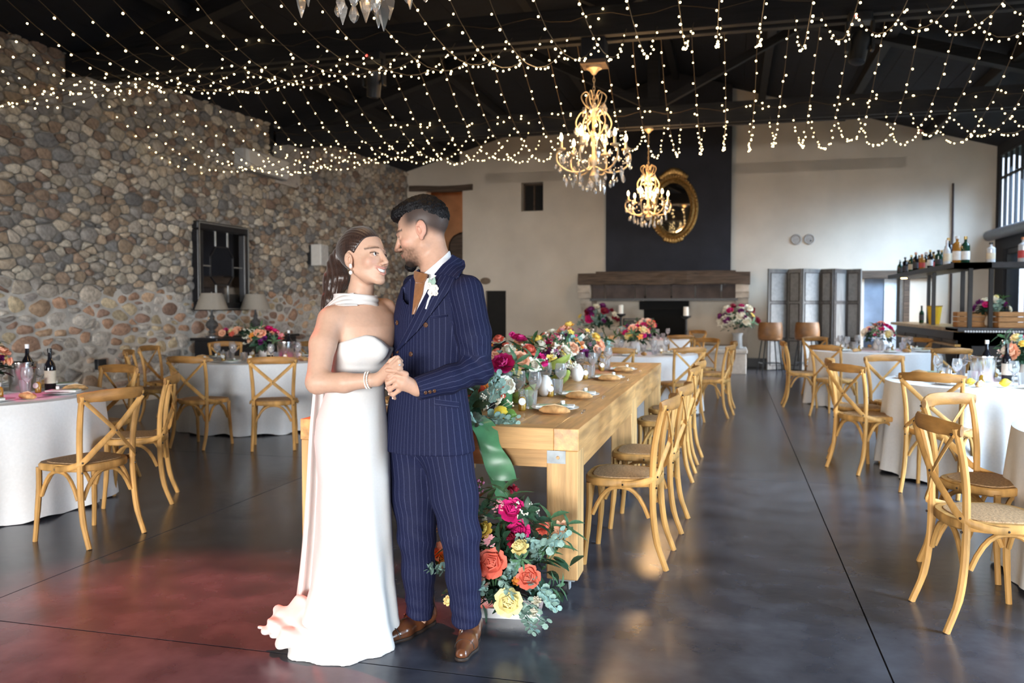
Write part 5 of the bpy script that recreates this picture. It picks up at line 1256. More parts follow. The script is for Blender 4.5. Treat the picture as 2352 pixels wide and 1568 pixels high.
# ================================================================== FOLDING SCREEN, STOOLS
m_scr = M('grey_washed_wood', (.115, .108, .100), .8, var=.3, scale=4, stretch=(4, 4, .5)); m_scr2 = M('faded_panel', (.20, .195, .185), .85, var=.15); m_scrd = M('dark_screen_wood', (.045, .038, .034), .8, var=.3)
sc_ = empty('folding_screen', (0, 0, 0)); tag(sc_, 'tall grey weathered folding screen of old shutter panels behind the bar stools', 'screen')
nodes = [(1763, 18.0), (1810, 18.25), (1842, 17.9), (1884, 18.25), (1914, 17.9), (1942, 18.3), (1978, 18.0)]
for i in range(6):
    a = Vector(cam((nodes[i][0] - 1176) / 1930 * nodes[i][1], nodes[i][1])); b = Vector(cam((nodes[i + 1][0] - 1176) / 1930 * nodes[i + 1][1], nodes[i + 1][1]))
    w = (b - a).length - .012; an = math.atan2(b.y - a.y, b.x - a.x); mm = m_scr2 if i in (1,) else m_scr
    pn = MB().span((0, -.018, .02), (w, .018, 2.18)).build('panel', mm if i != 4 else m_scrd, sc_, loc=(a.x, a.y, 0), rot=(0, 0, an), smooth=False)
    for z0, z1 in ((.12, .62), (.70, 1.42), (1.50, 2.08)):
        MB().span((.07, -.024, z0), (w - .07, -.017, z1)).build('inset', m_scr2 if i != 4 else m_scr, pn, smooth=False)
        for q in (.06, w - .06): MB().span((q - .008, -.03, z0 - .01), (q + .008, -.017, z1 + .01)).build('moulding', m_scrd, pn, smooth=False)
        for q in (z0 - .01, z1 + .01): MB().span((.06, -.03, q - .008), (w - .06, -.017, q + .008)).build('moulding', m_scrd, pn, smooth=False)
m_leather = M('cognac_leather', (.17, .075, .022), .5, var=.3, scale=8)
def stool(px, lb):
    x, y = cam((px - 1176) / 1930 * 17.1, 17.1); t = empty('bar_stool', (x, y, 0), R(YAW)); tag(t, lb, 'stool', 'leather bar stools')
    rg = []
    for z, k in ((.70, .9), (.76, 1), (.90, 1.0), (1.03, .93), (1.055, .88)):
        rg.append([((.24 * k) * math.cos(math.pi * (1 + j / 12)) * 1.05, .17 * k * math.sin(math.pi * (1 + j / 12)) + .05, z) for j in range(13)] + [((.22 * k) * math.cos(math.pi * (2 - j / 12)) * 1.05, .145 * k * math.sin(math.pi * (2 - j / 12)) + .05, z) for j in range(13)])
    MB().loft(rg).build('backrest', m_leather, t)
    MB().lathe([(.19, .68), (.235, .70), (.24, .74), (.20, .765)], (0, .05, 0), 20, sy=.9).build('seat', m_leather, t)
    for a in (-1, 1):
        for b in (-1, 1): MB().tube([(a * .13, .05 + b * .12, .70), (a * .21, .05 + b * .19, 0)], .013, 6).build('leg', m_dkmetal, t)
    for a in (-1, 1): MB().tube([(a * .185, .05 - .165, .22), (a * .185, .05 + .165, .22)], .009, 6).build('foot_rail', m_dkmetal, t)
    for b in (-1, 1): MB().tube([(-.185, .05 + b * .165, .22), (.185, .05 + b * .165, .22)], .009, 6).build('foot_rail', m_dkmetal, t)
stool(1771, 'cognac leather bar stool nearer the fireplace'); stool(1856, 'cognac leather bar stool beside the folding screen centre')
# ================================================================== THE BAR
m_bar = M('bar_black', (.013, .013, .016), .45, var=.3); m_barf = M('bar_graphite', (.035, .036, .042), .5, var=.2); m_brass_goldlit = M('brass_and_gold_light', (.45, .28, .10), .35, metal=.8, var=.3)
bar = empty('bar_counter', (0, 0, 0)); tag(bar, 'black L-shaped bar counter with top coloured as gold-lit', 'bar')
MB().span((2.95, 12.2, 0), (3.45, 16.8, 1.04)).build('side_body', m_bar, bar, smooth=False); MB().span((2.95, 12.2, 0), (5.3, 12.7, 1.04)).build('front_body', m_barf, bar, smooth=False)
MB().span((2.86, 12.1, 1.04), (3.5, 16.9, 1.09)).build('side_top', m_brass_goldlit, bar, smooth=False, bev=.006); MB().span((2.86, 12.08, 1.045), (5.32, 12.75, 1.095)).build('front_top', m_barf, bar, smooth=False, bev=.006)  # gold light on the side top is put into its brass colour
for k in range(5): MB().span((2.93, 12.45 + k * .87, .12), (2.955, 12.45 + k * .87 + .78, .92)).build('side_panel', m_barf, bar, smooth=False, bev=.006)
for k in range(3): MB().span((3.05 + k * .76, 12.18, .14), (3.05 + k * .76 + .68, 12.205, .86)).build('front_panel', m_bar, bar, smooth=False, bev=.006)
MB().span((2.88, 12.3, .84), (2.95, 16.6, .87)).build('brass_rail', m_brass_goldlit, bar, smooth=False)
nb = 70
for k in range(nb): MB().ball((2.95 + 2.3 * k / nb, 12.075, 1.05), .014, 6, 4).build('edge_bead', M('white_bead', (.75, .75, .75), .4), bar)
sh = empty('bottle_shelf', (0, 0, 0)); tag(sh, 'black L-shaped bottle shelf on posts above the bar', 'shelf')
MB().span((2.80, 12.1, 1.88), (3.25, 16.9, 1.95)).build('side_board', m_bar, sh, smooth=False); MB().span((2.80, 12.1, 1.88), (5.35, 12.6, 1.95)).build('front_board', m_bar, sh, smooth=False)
for x, y in ((2.95, 16.7), (3.15, 15.2), (2.95, 13.9), (3.2, 13.3), (3.05, 12.3), (3.35, 12.5), (4.2, 12.5), (4.75, 12.5), (5.2, 12.4)):
    MB().span((x - .025, y - .025, 1.095), (x + .025, y + .025, 1.88)).build('post', m_dkmetal, sh, smooth=False)
for x, y in ((2.95, 16.2), (4.55, 12.3)):
    MB().lathe([(.05, -.012), (.05, 0)], n=12).build('spotlight', M('warm_led', (1, .8, .4), .4, emis=(1, .65, .25), estr=14), sh, loc=(x, y, 1.88))
    sl_ = bpy.data.lights.new('shelf_spot', 'SPOT'); sl_.energy = 10; sl_.color = (1, .65, .3); sl_.spot_size = R(100); so = bpy.data.objects.new('shelf_spot', sl_); COL.objects.link(so); so.location = (x, y, 1.86)
# bottles on the shelf
def bottle_prof(k, h, r):
    return {'wine': [(r * .85, 0), (r, .008), (r, h * .55), (r * .9, h * .62), (r * .38, h * .74), (r * .34, h * .97), (r * .4, h * .975), (r * .4, h)],
            'spirit': [(r * .9, 0), (r, .01), (r, h * .66), (r * .85, h * .73), (r * .36, h * .8), (r * .33, h * .93), (r * .42, h * .935), (r * .42, h)],
            'square': [(r * .95, 0), (r, .008), (r, h * .7), (r * .7, h * .76), (r * .3, h * .8), (r * .3, h * .92), (r * .46, h * .925), (r * .46, h)]}[k]
m_cap = [M('cap_black', (.015, .015, .016), .4), M('cap_gold', (.5, .36, .14), .35, metal=.7), M('cap_copper', (.45, .2, .12), .4, metal=.5), M('cap_white', (.7, .7, .7), .5)]
m_gl = [M('bottle_clear', (.42, .44, .47), .1, var=.2), M('bottle_dark_green', (.012, .045, .028), .08), M('bottle_amber', (.30, .14, .03), .1), M('bottle_black', (.008, .008, .011), .08), M('bottle_whisky', (.38, .22, .08), .1), M('bottle_pale', (.55, .58, .62), .12)]
m_lab = [M('label_cream', (.62, .56, .44), .6), M('label_white', (.72, .72, .72), .6), M('label_red', (.42, .05, .05), .6), M('label_dark', (.05, .05, .06), .6)]
gn = ['clear', 'dark green', 'amber', 'black', 'whisky brown', 'pale']; ln_ = ['cream', 'white', 'red', 'dark']; cn = ['black', 'gold', 'copper', 'white']
def bottle(x, y, z, kind, h, r, g, l, c, lb, grp=None, name='bottle', par=None):
    t = empty(name, (x, y, z)); tag(t, lb, 'bottle', grp); pr = bottle_prof(kind, h, r)
    MB().lathe(pr[:-2], n=14).build('glass', m_gl[g], t)
    MB().lathe([(r * 1.012, h * .18), (r * 1.012, h * .48)], n=14, cap=False).build('paper_label', m_lab[l], t)
    MB().lathe([(pr[-2][0], h * .90), (pr[-2][0], h), (.002, h)], n=10).build('cap', m_cap[c], t); return t
rb = random.Random(21)
ys = [16.65 - .165 * i for i in range(24)]
for i, y in enumerate(ys):
    g, l, c = rb.randrange(6), rb.randrange(4), rb.randrange(4); k = rb.choice(['spirit', 'square', 'wine']); big = i > 18; h = rb.uniform(.36, .44) if big else rb.uniform(.25, .33)
    bottle(2.95 + .09 * (i % 3) + rb.uniform(-.02, .02), y, 1.95, k, h, rb.uniform(.036, .05) * (1.25 if big else 1), g, l, c, '%s bottle, %s label, %s cap, number %d along the shelf from the doorway' % (gn[g], ln_[l], cn[c], i + 1), 'spirit bottles on the bar shelf')
for x, k, h, r, g, l, c, lb in ((3.30, 'square', .27, .055, 5, 0, 0, 'squat pale bottle with cream label on the shelf front, beside the corner'), (3.68, 'square', .33, .062, 0, 2, 2, 'wide clear bottle with red label on the shelf front'), (3.95, 'spirit', .28, .042, 2, 0, 1, 'small amber bottle with cream label on the shelf front'), (4.3, 'spirit', .24, .055, 3, 3, 0, 'low black bottle on the shelf front'), (4.68, 'wine', .62, .085, 3, 3, 0, 'oversized black magnum bottle on the shelf front')):
    bottle(x, 12.35, 1.95, k, h, r, g, l, c, lb, 'spirit bottles on the bar shelf')
m_yel = M('yellow_bucket', (.72, .48, .04), .4, var=.08)
def bucket(x, y, z, h, lb):
    t = empty('champagne_bucket', (x, y, z)); tag(t, lb, 'bucket', 'yellow champagne buckets'); MB().lathe([(.075, 0), (.08, .01), (.115, h), (.105, h), (.07, .02)], n=20).build('pail', m_yel, t); MB().lathe([(.12, h - .015), (.123, h)], n=20, cap=False).build('rim', m_brass_goldlit, t)
bucket(3.2, 15.0, 1.09, .30, 'yellow champagne bucket beside the green bottle on the bar'); bucket(5.05, 12.4, 1.095, .34, 'yellow champagne bucket at the window end of the bar')
bottle(3.15, 15.7, 1.09, 'wine', .30, .04, 1, 3, 0, 'green glass bottle standing beside the yellow bucket on the bar')
m_crate = M('pine_crate', (.42, .22, .09), .7, var=.25, stretch=(.5, 4, 4))
def crate(x, y, z, lb):
    t = empty('wooden_crate', (x, y, z)); tag(t, lb, 'crate', 'pine crates on the bar')
    for s in (-1, 1):
        for q in range(3): MB().span((-.22, s * .13 - .008, .01 + q * .07), (.22, s * .13 + .008, .07 + q * .07)).build('slat', m_crate, t, smooth=False)
        for q in range(3): MB().span((s * .22 - .008, -.13, .01 + q * .07), (s * .22 + .008, .13, .07 + q * .07)).build('slat', m_crate, t, smooth=False)
    MB().span((-.22, -.13, 0), (.22, .13, .012)).build('bottom', m_crate, t, smooth=False)
crate(3.28, 13.05, 1.09, 'pine crate behind the bar flowers'); crate(3.62, 12.42, 1.095, 'pine crate at the corner of the bar, in front of the flowers')
def machine(x, y, w, d, h, lb, m_):
    t = empty('coffee_machine', (x, y, 1.095)); tag(t, lb, 'machine'); MB().span((-w / 2, -d / 2, .03), (w / 2, d / 2, h)).build('housing', m_, t, smooth=False, bev=.015)
    MB().span((-w / 2 + .03, -d / 2 - .012, h * .55), (w / 2 - .03, -d / 2, h * .9)).build('control_panel', m_bar, t, smooth=False); MB().span((-w / 2, -d / 2 - .06, 0), (w / 2, d / 2, .03)).build('drip_tray', m_dkmetal, t, smooth=False)
    MB().lathe([(.02, 0), (.02, .02)], n=8).build('knob', m_silver, t, loc=(0, -d / 2 - .012, h * .7), rot=(R(90), 0, 0))
machine(4.05, 12.45, .36, .3, .26, 'low black appliance on the bar', m_bar); machine(4.42, 12.45, .34, .3, .30, 'grey metal appliance on the bar counter', M('appliance_grey', (.12, .125, .14), .4, metal=.4))
tag(MB().lathe([(.075, 0), (.085, .01), (.085, .28), (.07, .30), (.03, .31)], n=16).build('water_jug', M('frosted_blue', (.50, .60, .66), .3), loc=(4.78, 12.42, 1.095)), 'pale blue canister between the appliance and the yellow bucket', 'canister')
# ================================================================== FLOWERS
def pet(name, col, v=.16): return M('petal_' + name, col, .6, var=v, scale=25, sss=.08)
PC = {'magenta': pet('magenta', (.60, .012, .16)), 'red': pet('wine', (.22, .006, .025)), 'coral': pet('coral', (.78, .17, .11)), 'peach': pet('peach', (.85, .45, .28)), 'pink': pet('pink', (.82, .36, .40)),
      'yellow': pet('yellow', (.85, .62, .12)), 'lemon': pet('lemon', (.85, .74, .34)), 'cream': pet('cream', (.85, .80, .66)), 'purple': pet('purple', (.16, .012, .13)), 'orange': pet('orange', (.80, .30, .05)), 'mauve': pet('mauve', (.48, .16, .30)), 'lime': pet('lime', (.55, .60, .12))}
m_leafg = M('foliage_green', (.055, .135, .055), .55, var=.4, scale=12); m_euc = M('eucalyptus', (.23, .36, .31), .6, var=.25, scale=12); m_leafd = M('foliage_deep', (.022, .065, .035), .5, var=.4, scale=12); m_stemg = M('stem_green', (.10, .19, .07), .6)
def _petal(m, base, d, up, w, l, cup, curl=.3):
    """one cupped petal as a 3x4 grid"""
    d, up = Vector(d).normalized(), Vector(up).normalized(); s = d.cross(up).normalized(); vs = []
    for i in range(4):
        u = i / 3
        for j in (-1, 0, 1):
            ww = w * (math.sin(math.pi * (.18 + .62 * u)) ** .8) * .5
            p = Vector(base) + d * l * u * math.cos(cup * u) + up * l * u * math.sin(cup * (1 - .2 * u)) + s * j * ww + up * (abs(j) * ww * .35) - up * (curl * l * max(0, u - .7) ** 1.2)
            vs.append(p)
    m.add(vs, [(i * 3 + j, i * 3 + j + 1, i * 3 + j + 4, i * 3 + j + 3) for i in range(3) for j in range(2)])
def mk_rose():
    m = MB(); rn = random.Random(1)
    for ring, (n, r, z, l, cup, w) in enumerate(((6, .30, -.20, .78, .55, .80), (6, .24, -.10, .66, .95, .70), (5, .17, -.02, .55, 1.2, .58), (4, .10, .06, .44, 1.35, .46), (3, .04, .12, .36, 1.45, .34))):
        for k in range(n):
            a = 2 * math.pi * (k + .5 * (ring % 2)) / n + rn.uniform(-.15, .15); d = (math.cos(a), math.sin(a), 0); _petal(m, (r * d[0] * .5, r * d[1] * .5, z), d, (0, 0, 1), w, l, cup * rn.uniform(.92, 1.05))
    m.ball((0, 0, .1), .2, 8, 5); return m
def mk_ranun():
    m = MB()
    for ring, (n, l, z, cup) in enumerate(((7, .62, -.18, .5), (8, .56, -.08, .9), (8, .48, .02, 1.15), (7, .38, .1, 1.35), (5, .26, .18, 1.5))):
        for k in range(n): a = 2 * math.pi * (k + .5 * (ring % 2)) / n; d = (math.cos(a), math.sin(a), 0); _petal(m, (d[0] * .12, d[1] * .12, z), d, (0, 0, 1), .42, l, cup, .1)
    m.ball((0, 0, .2), .18, 8, 5); return m
def mk_carn():
    m = MB(); rn = random.Random(4)
    for k in range(44):
        a, e = rn.uniform(0, 6.28), rn.uniform(.05, 1.45); d = (math.cos(a) * math.cos(e), math.sin(a) * math.cos(e), math.sin(e)); u = Vector(d).orthogonal(); _petal(m, (0, 0, -.1), d, u, rn.uniform(.25, .4), rn.uniform(.45, .6), .25, -.4)
    return m
def mk_cluster():
    m = MB(); rn = random.Random(6)
    for k in range(34):
        a, r = rn.uniform(0, 6.28), .5 * rn.random() ** .5; m.ball((r * math.cos(a), r * math.sin(a), .22 * (1 - (2 * r) ** 2) + rn.uniform(-.05, .05)), rn.uniform(.05, .085), 5, 3)
    return m
def mk_daisy():
    m = MB()
    for k in range(10): a = 2 * math.pi * k / 10; d = (math.cos(a), math.sin(a), 0); _petal(m, (.08 * d[0], .08 * d[1], 0), d, (0, 0, 1), .26, .5, .25, .2)
    m.ball((0, 0, .04), .13, 8, 4); return m
def mk_orchid():
    m = MB()
    for k in range(5): a = 2 * math.pi * (k + .25) / 5; d = (math.cos(a), math.sin(a), 0); _petal(m, (0, 0, 0), d, (0, 0, 1), .42 if k % 2 else .3, .55, .2, .1)
    m.ball((0, -.05, .12), .12, 6, 4); return m
def leaf_fn(m, base, d, w, l, up=(0, 0, 1), droop=.25):
    b, d = Vector(base), Vector(d).normalized(); s = d.cross(Vector(up))
    if s.length < .05: s = d.orthogonal()
    s.normalize(); n = s.cross(d); vs = []
    for i in range(5):
        u = i / 4; ww = w * .5 * math.sin(math.pi * min(.98, .06 + .94 * u)) ** .8; p = b + d * l * u - n * droop * l * u * u
        vs += [p - s * ww + n * ww * .3, p, p + s * ww + n * ww * .3]
    m.add(vs, [(i * 3 + j, i * 3 + j + 1, i * 3 + j + 4, i * 3 + j + 3) for i in range(4) for j in range(2)])
def mk_eucs():
    m = MB(); rn = random.Random(8); P = bez([(0, 0, 0), (.1, .05, .35), (.18, .0, .7), (.35, .05, 1.0)], 4); m.tube(P, [.018 - .001 * i for i in range(len(P))], 5)
    for i in range(2, len(P)):
        for s in (-1, 1):
            a = i * 1.3 + s * 1.57; d = Vector((math.cos(a), math.sin(a), .5)).normalized(); r = .15 * (1 - .35 * i / len(P)); c = P[i] + d * .05; u = d.orthogonal().normalized(); w = d.cross(u)
            k = 7; m.add([c + d * r * (1 + math.cos(6.283 * j / k)) + u * r * math.sin(6.283 * j / k) for j in range(k)] + [c + d * r + w * .02], [(j, (j + 1) % k, k) for j in range(k)])
    return m
def mk_long():
    m = MB(); rn = random.Random(9); P = bez([(0, 0, 0), (.05, .02, .4), (.12, .0, .8), (.25, .02, 1.05)], 4); m.tube(P, .013, 5)
    for i in range(1, len(P)):
        a = i * 2.4; leaf_fn(m, P[i], (math.cos(a), math.sin(a), .7), .13, .52, droop=.4)
    return m
def mk_fill():
    m = MB(); rn = random.Random(10)
    for k in range(9):
        a = rn.uniform(0, 6.28); e = Vector((.35 * math.cos(a), .35 * math.sin(a), rn.uniform(.6, 1.0))); m.tube([(0, 0, 0), e * .55 + Vector((0, 0, .05)), e], .008, 4)
        for q in range(4): icos(m, e + Vector((rn.uniform(-.08, .08), rn.uniform(-.08, .08), rn.uniform(-.08, .06))), .042)
    return m
def mk_broad():
    m = MB(); 
    for k in range(7): a = k * 2.4; leaf_fn(m, (0, 0, .05 * k), (math.cos(a), math.sin(a), .35 + .1 * k), .34, .62, droop=.35)
    return m
PROTO = {}
for nm, f, mt_ in (('rose', mk_rose, PC['magenta']), ('ranunculus', mk_ranun, PC['lemon']), ('carnation', mk_carn, PC['coral']), ('sedum', mk_cluster, PC['mauve']), ('daisy', mk_daisy, PC['cream']), ('orchid', mk_orchid, PC['peach']),
                   ('eucalyptus_sprig', mk_eucs, m_euc), ('leafy_sprig', mk_long, m_leafg), ('berry_sprig', mk_fill, PC['cream']), ('broad_leaves', mk_broad, m_leafd)):
    PROTO[nm] = f().build(nm, mt_)
def flower(kind, parent, loc, d, size, mat=None, roll=0):
    o = PROTO[kind].copy(); COL.objects.link(o); o.parent = parent; o.location = loc; o.scale = (size, size, size)
    q = Vector(d).to_track_quat('Z', 'Y'); o.rotation_mode = 'QUATERNION'; o.rotation_quaternion = q @ Euler((0, 0, roll)).to_quaternion()
    if mat is not None: o.material_slots[0].link = 'OBJECT'; o.material_slots[0].material = mat
    o.name = kind; return o
def arrangement(name, label, loc, rx, ry, h, nf, pal, nl, seed, fs=.10, z0=.0, group=None, vase=None, cat='flowers', base=True, tocam=True):
    rn = random.Random(seed); t = empty(name, loc); tag(t, label, cat, group)
    if base:
        m = MB()
        for k in range(70):
            a, b_ = rn.uniform(0, 6.28), rn.uniform(.1, 1.5); p = Vector((rx * .62 * math.cos(a) * math.cos(b_), ry * .62 * math.sin(a) * math.cos(b_), z0 + h * .55 * math.sin(b_))); leaf_fn(m, p, (math.cos(a), math.sin(a), rn.uniform(-.2, .9)), .05, rn.uniform(.09, .15), droop=.3)
        tag(m.build('green_filler', m_leafd, t), kind='stuff')
    for k in range(nf):
        a = 2.4 * k + rn.uniform(-.4, .4); e = math.asin(min(1, max(.08, 1 - (k + .5) / nf * .95))); d = Vector((math.cos(a) * math.cos(e), math.sin(a) * math.cos(e), math.sin(e)))
        p = (rx * d.x * rn.uniform(.82, 1.05), ry * d.y * rn.uniform(.82, 1.05), z0 + h * (.35 + .65 * d.z) * rn.uniform(.85, 1.06)); kind, c = rn.choice(pal)
        dd = Vector((d.x + (.25 * SY if tocam else 0), d.y - .5, d.z + .25)); s = fs * rn.uniform(.75, 1.2) * (.7 if kind in ('daisy', 'sedum') else 1); flower(kind, t, p, dd, s, PC[c], rn.uniform(0, 6))
    for k in range(nl):
        a = rn.uniform(0, 6.28); e = rn.uniform(.0, 1.2); kd = rn.choice(['eucalyptus_sprig', 'leafy_sprig', 'leafy_sprig', 'berry_sprig', 'broad_leaves']); d = Vector((math.cos(a) * math.cos(e), math.sin(a) * math.cos(e), math.sin(e) + .1))
        p = (rx * .45 * d.x, ry * .45 * d.y, z0 + h * .3); flower(kd, t, p, d, rn.uniform(.15, .23) * (h / .3) ** .4, None, rn.uniform(0, 6))
    if vase: vase(t)
    return t
PAL = [('rose', 'magenta'), ('rose', 'peach'), ('ranunculus', 'yellow'), ('carnation', 'peach'), ('daisy', 'cream'), ('ranunculus', 'coral'), ('rose', 'peach'), ('carnation', 'pink'), ('ranunculus', 'lemon'), ('orchid', 'yellow'), ('rose', 'cream'), ('ranunculus', 'cream'), ('carnation', 'purple'), ('orchid', 'orange'), ('sedum', 'mauve'), ('carnation', 'magenta'), ('daisy', 'cream')]
PALD = [('rose', 'red'), ('carnation', 'red'), ('ranunculus', 'purple'), ('rose', 'magenta'), ('ranunculus', 'cream'), ('rose', 'cream'), ('carnation', 'purple'), ('orchid', 'yellow')]
m_ceram = M('white_ceramic', (.80, .79, .77), .3, var=.04, bump=.1, bscale=30)
def vase_white(r, h):
    def f(t): MB().lathe([(r * .6, 0), (r * .95, h * .2), (r, h * .5), (r * .8, h * .85), (r * .65, h), (r * .58, h)], n=20).build('vase', m_ceram, t)
    return f
# ---- the floor arrangement by the table leg
fa = empty('floor_flowers', (-.93, 3.60, 0)); tag(fa, 'tall loose floral arrangement on the floor by the table leg and the man\'s shoe', 'flowers')
def fl_at(kind, px, py, dep, size, c=None, d=(-.1, -.8, .5), roll=0): p = WP(px, py, dep) - Vector((-.93, 3.60, 0)); return flower(kind, fa, p, d, size, PC[c] if c else None, roll)
for k, px, py, dep, s, c in (('sedum', 1096, 1120, 3.62, .085, 'mauve'), ('carnation', 1178, 1126, 3.60, .055, 'red'), ('sedum', 1145, 1166, 3.56, .075, 'pink'), ('rose', 1176, 1176, 3.55, .088, 'magenta'), ('ranunculus', 1113, 1222, 3.54, .075, 'yellow'), ('rose', 1190, 1226, 3.58, .085, 'magenta'),
                            ('carnation', 1176, 1246, 3.53, .07, 'red'), ('ranunculus', 1195, 1263, 3.50, .075, 'lemon'), ('rose', 1130, 1300, 3.50, .100, 'coral'), ('carnation', 1248, 1218, 3.58, .075, 'coral'), ('sedum', 1233, 1200, 3.60, .045, 'pink'), ('orchid', 1290, 1214, 3.60, .075, 'peach'), ('orchid', 1282, 1226, 3.58, .06, 'peach'),
                            ('rose', 1215, 1333, 3.47, .080, 'coral'), ('ranunculus', 1187, 1342, 3.48, .04, 'orange'), ('rose', 1167, 1392, 3.44, .092, 'lemon'), ('carnation', 1232, 1390, 3.44, .055, 'cream'), ('carnation', 1226, 1417, 3.42, .05, 'cream'), ('daisy', 1124, 1246, 3.52, .06, 'pink'), ('carnation', 1150, 1287, 3.55, .06, 'red'),
                            ('carnation', 1004, 1200, 3.72, .06, 'red'), ('orchid', 1012, 1268, 3.70, .085, 'peach'), ('rose', 1010, 1292, 3.68, .065, 'orange'), ('ranunculus', 1033, 1342, 3.64, .04, 'cream'), ('ranunculus', 1028, 1388, 3.60, .045, 'lemon'), ('daisy', 1107, 1197, 3.58, .05, 'cream'), ('sedum', 1268, 1250, 3.56, .05, 'cream')):
    fl_at(k, px, py, dep, s * .80, c, (random.Random(px).uniform(-.3, .3), -.8, random.Random(py).uniform(.1, .8)), px)
rf = random.Random(14)
for k in range(46):
    px, py = rf.uniform(1075, 1255), rf.uniform(1180, 1400); dep = rf.uniform(3.52, 3.66); up = Vector((rf.uniform(-.9, 1.0), rf.uniform(-.8, .1), rf.uniform(.1, 1.2)))
    fl_at(rf.choice(['leafy_sprig', 'leafy_sprig', 'broad_leaves', 'eucalyptus_sprig', 'berry_sprig']), px, py, dep, rf.uniform(.08, .13), None, up, rf.uniform(0, 6))
for px, py, dx, dz, s in ((1150, 1330, .2, -.3, .16), (1200, 1380, .5, -.5, .20), (1200, 1395, .25, -.9, .17), (1120, 1370, -.2, .2, .15), (1230, 1350, .9, -.3, .18), (1245, 1270, .9, .5, .2), (1095, 1380, -.4, .1, .12), (1030, 1320, -.6, .4, .16), (1110, 1350, .1, .3, .16)):
    fl_at('eucalyptus_sprig', px, py, 3.48, s * .68, None, (dx, -.5, dz), px)
for px, py, dx, s in ((1095, 1250, -.15, .28), (1178, 1240, .05, .26), (1150, 1260, 0, .24), (1240, 1300, .5, .26), (1265, 1290, .8, .22), (1010, 1330, -.3, .26), (1120, 1290, -.2, .3)):
    fl_at('leafy_sprig', px, py, 3.60, s * .8, None, (dx, -.05, 1), px)
fb = MB()
for k in range(160):
    px, py = rf.gauss(1165, 48), rf.uniform(1215, 1400); p = WP(px, py, rf.uniform(3.58, 3.70)) - Vector((-.93, 3.60, 0)); leaf_fn(fb, p, (rf.uniform(-1, 1), rf.uniform(-1, .2), rf.uniform(-.3, 1)), .04, rf.uniform(.07, .12))
tag(fb.build('green_filler', m_leafd, fa), kind='stuff')
MB().loft([[(-.15 * k, -.06 * k, z), (.15 * k, -.06 * k, z), (.15 * k, .06 * k, z), (-.15 * k, .06 * k, z)] for k, z in ((.92, 0), (1, .045))]).build('white_tray', m_ceram, fa, loc=(-.02, -.01, 0), rot=(0, 0, R(8)), smooth=False)
# ---- satin ribbon over the table end
m_rib = M('green_satin', (.10, .30, .13), .28, var=.15, sheen=.4)
def ribbon(pts, w, lb, seed):
    P = bez([tuple(WP(*p)) for p in pts], 6); m = MB(); L_, R_ = [], []; side = Vector((CY, SY, 0)); n = len(P)
    vs = []
    for i, p in enumerate(P):
        ww = w * (1 - .1 * math.sin(i * .5 + seed)); s = (side + Vector((0, 0, .25 * math.sin(i * .35 + seed)))).normalized(); vs += [p - s * ww / 2, p + Vector((0, -.012 * math.sin(i * .6), 0)), p + s * ww / 2]
    N = len(vs); b = [v + Vector((0, .0025, 0)) for v in vs]; fs = []
    for i in range(n - 1):
        for j in range(2): k = i * 3 + j; fs += [(k, k + 1, k + 4, k + 3), (N + k, N + k + 3, N + k + 4, N + k + 1)]
    return m.add(vs + b, fs)
t = empty('satin_ribbon', tuple(WP(1110, 980, 3.98))); o0 = t.location.copy(); tag(t, 'wide green satin ribbon hanging over the end of the oak table', 'ribbon')
for pts, w in ((((1085, 962, 4.05), (1108, 978, 3.985), (1122, 1015, 3.965), (1140, 1060, 3.95), (1160, 1106, 3.94)), .115), (((1090, 968, 4.05), (1105, 985, 3.985), (1122, 1060, 3.975), (1150, 1125, 3.965), (1166, 1170, 3.955)), .065)):
    m = ribbon(pts, w, '', 1); m.v = [tuple(Vector(v) - o0) for v in m.v]; m.build('ribbon_tail', m_rib, t)
# ================================================================== TABLEWARE
m_wg = M('clear_glass', (.92, .93, .95), .03, trans=.9, ior=1.25, var=0, spec=.9); m_china = M('china', (.84, .84, .82), .25, var=.02)
m_nap = M('napkin_linen', (.82, .83, .80), .8, var=.03); m_menu = M('sage_menu_card', (.42, .56, .38), .7); m_cut = M('cutlery_steel', (.5, .5, .5), .2, metal=1); m_bread = M('bread_crust', (.62, .36, .15), .75, var=.35, scale=25, bump=.4, bscale=60)
m_oil = M('olive_oil_glass', (.40, .23, .03), .12, var=.15); m_tagp = M('paper_tag', (.80, .78, .72), .7); m_steel = M('bucket_steel', (.62, .60, .58), .18, metal=1, var=.08)
def p_glass():
    t = empty('wine_glass'); MB().lathe([(.034, 0), (.034, .002), (.006, .006), (.004, .08), (.012, .09), (.036, .12), (.040, .15), (.033, .195), (.0315, .195), (.0385, .15), (.034, .122), (.003, .093)], n=14, cap=False).build('bowl_and_stem', m_wg, t); return t
def p_tumbler():
    t = empty('water_tumbler'); MB().lathe([(.030, 0), (.032, .004), (.040, .10), (.038, .10), (.029, .012), (.002, .010)], n=14, cap=False).build('glass_wall', m_wg, t); return t
def p_setting():
    t = empty('dinner_plate'); MB().lathe([(.06, 0), (.075, .006), (.13, .016), (.132, .019), (.08, .012), (.02, .010)], n=28).build('plate', m_china, t)
    return t
def p_nap():
    t = empty('folded_napkin'); MB().box((0, 0, .006), (.10, .21, .012)).build('linen_fold', m_nap, t, bev=.004); MB().box((.008, -.01, .0135), (.075, .15, .002), rz=.12).build('menu_card', m_menu, t, smooth=False); MB().box((0, .04, .026), (.022, .022, .022), rz=.5).build('sweet_box', m_ceram, t, smooth=False, bev=.004); return t
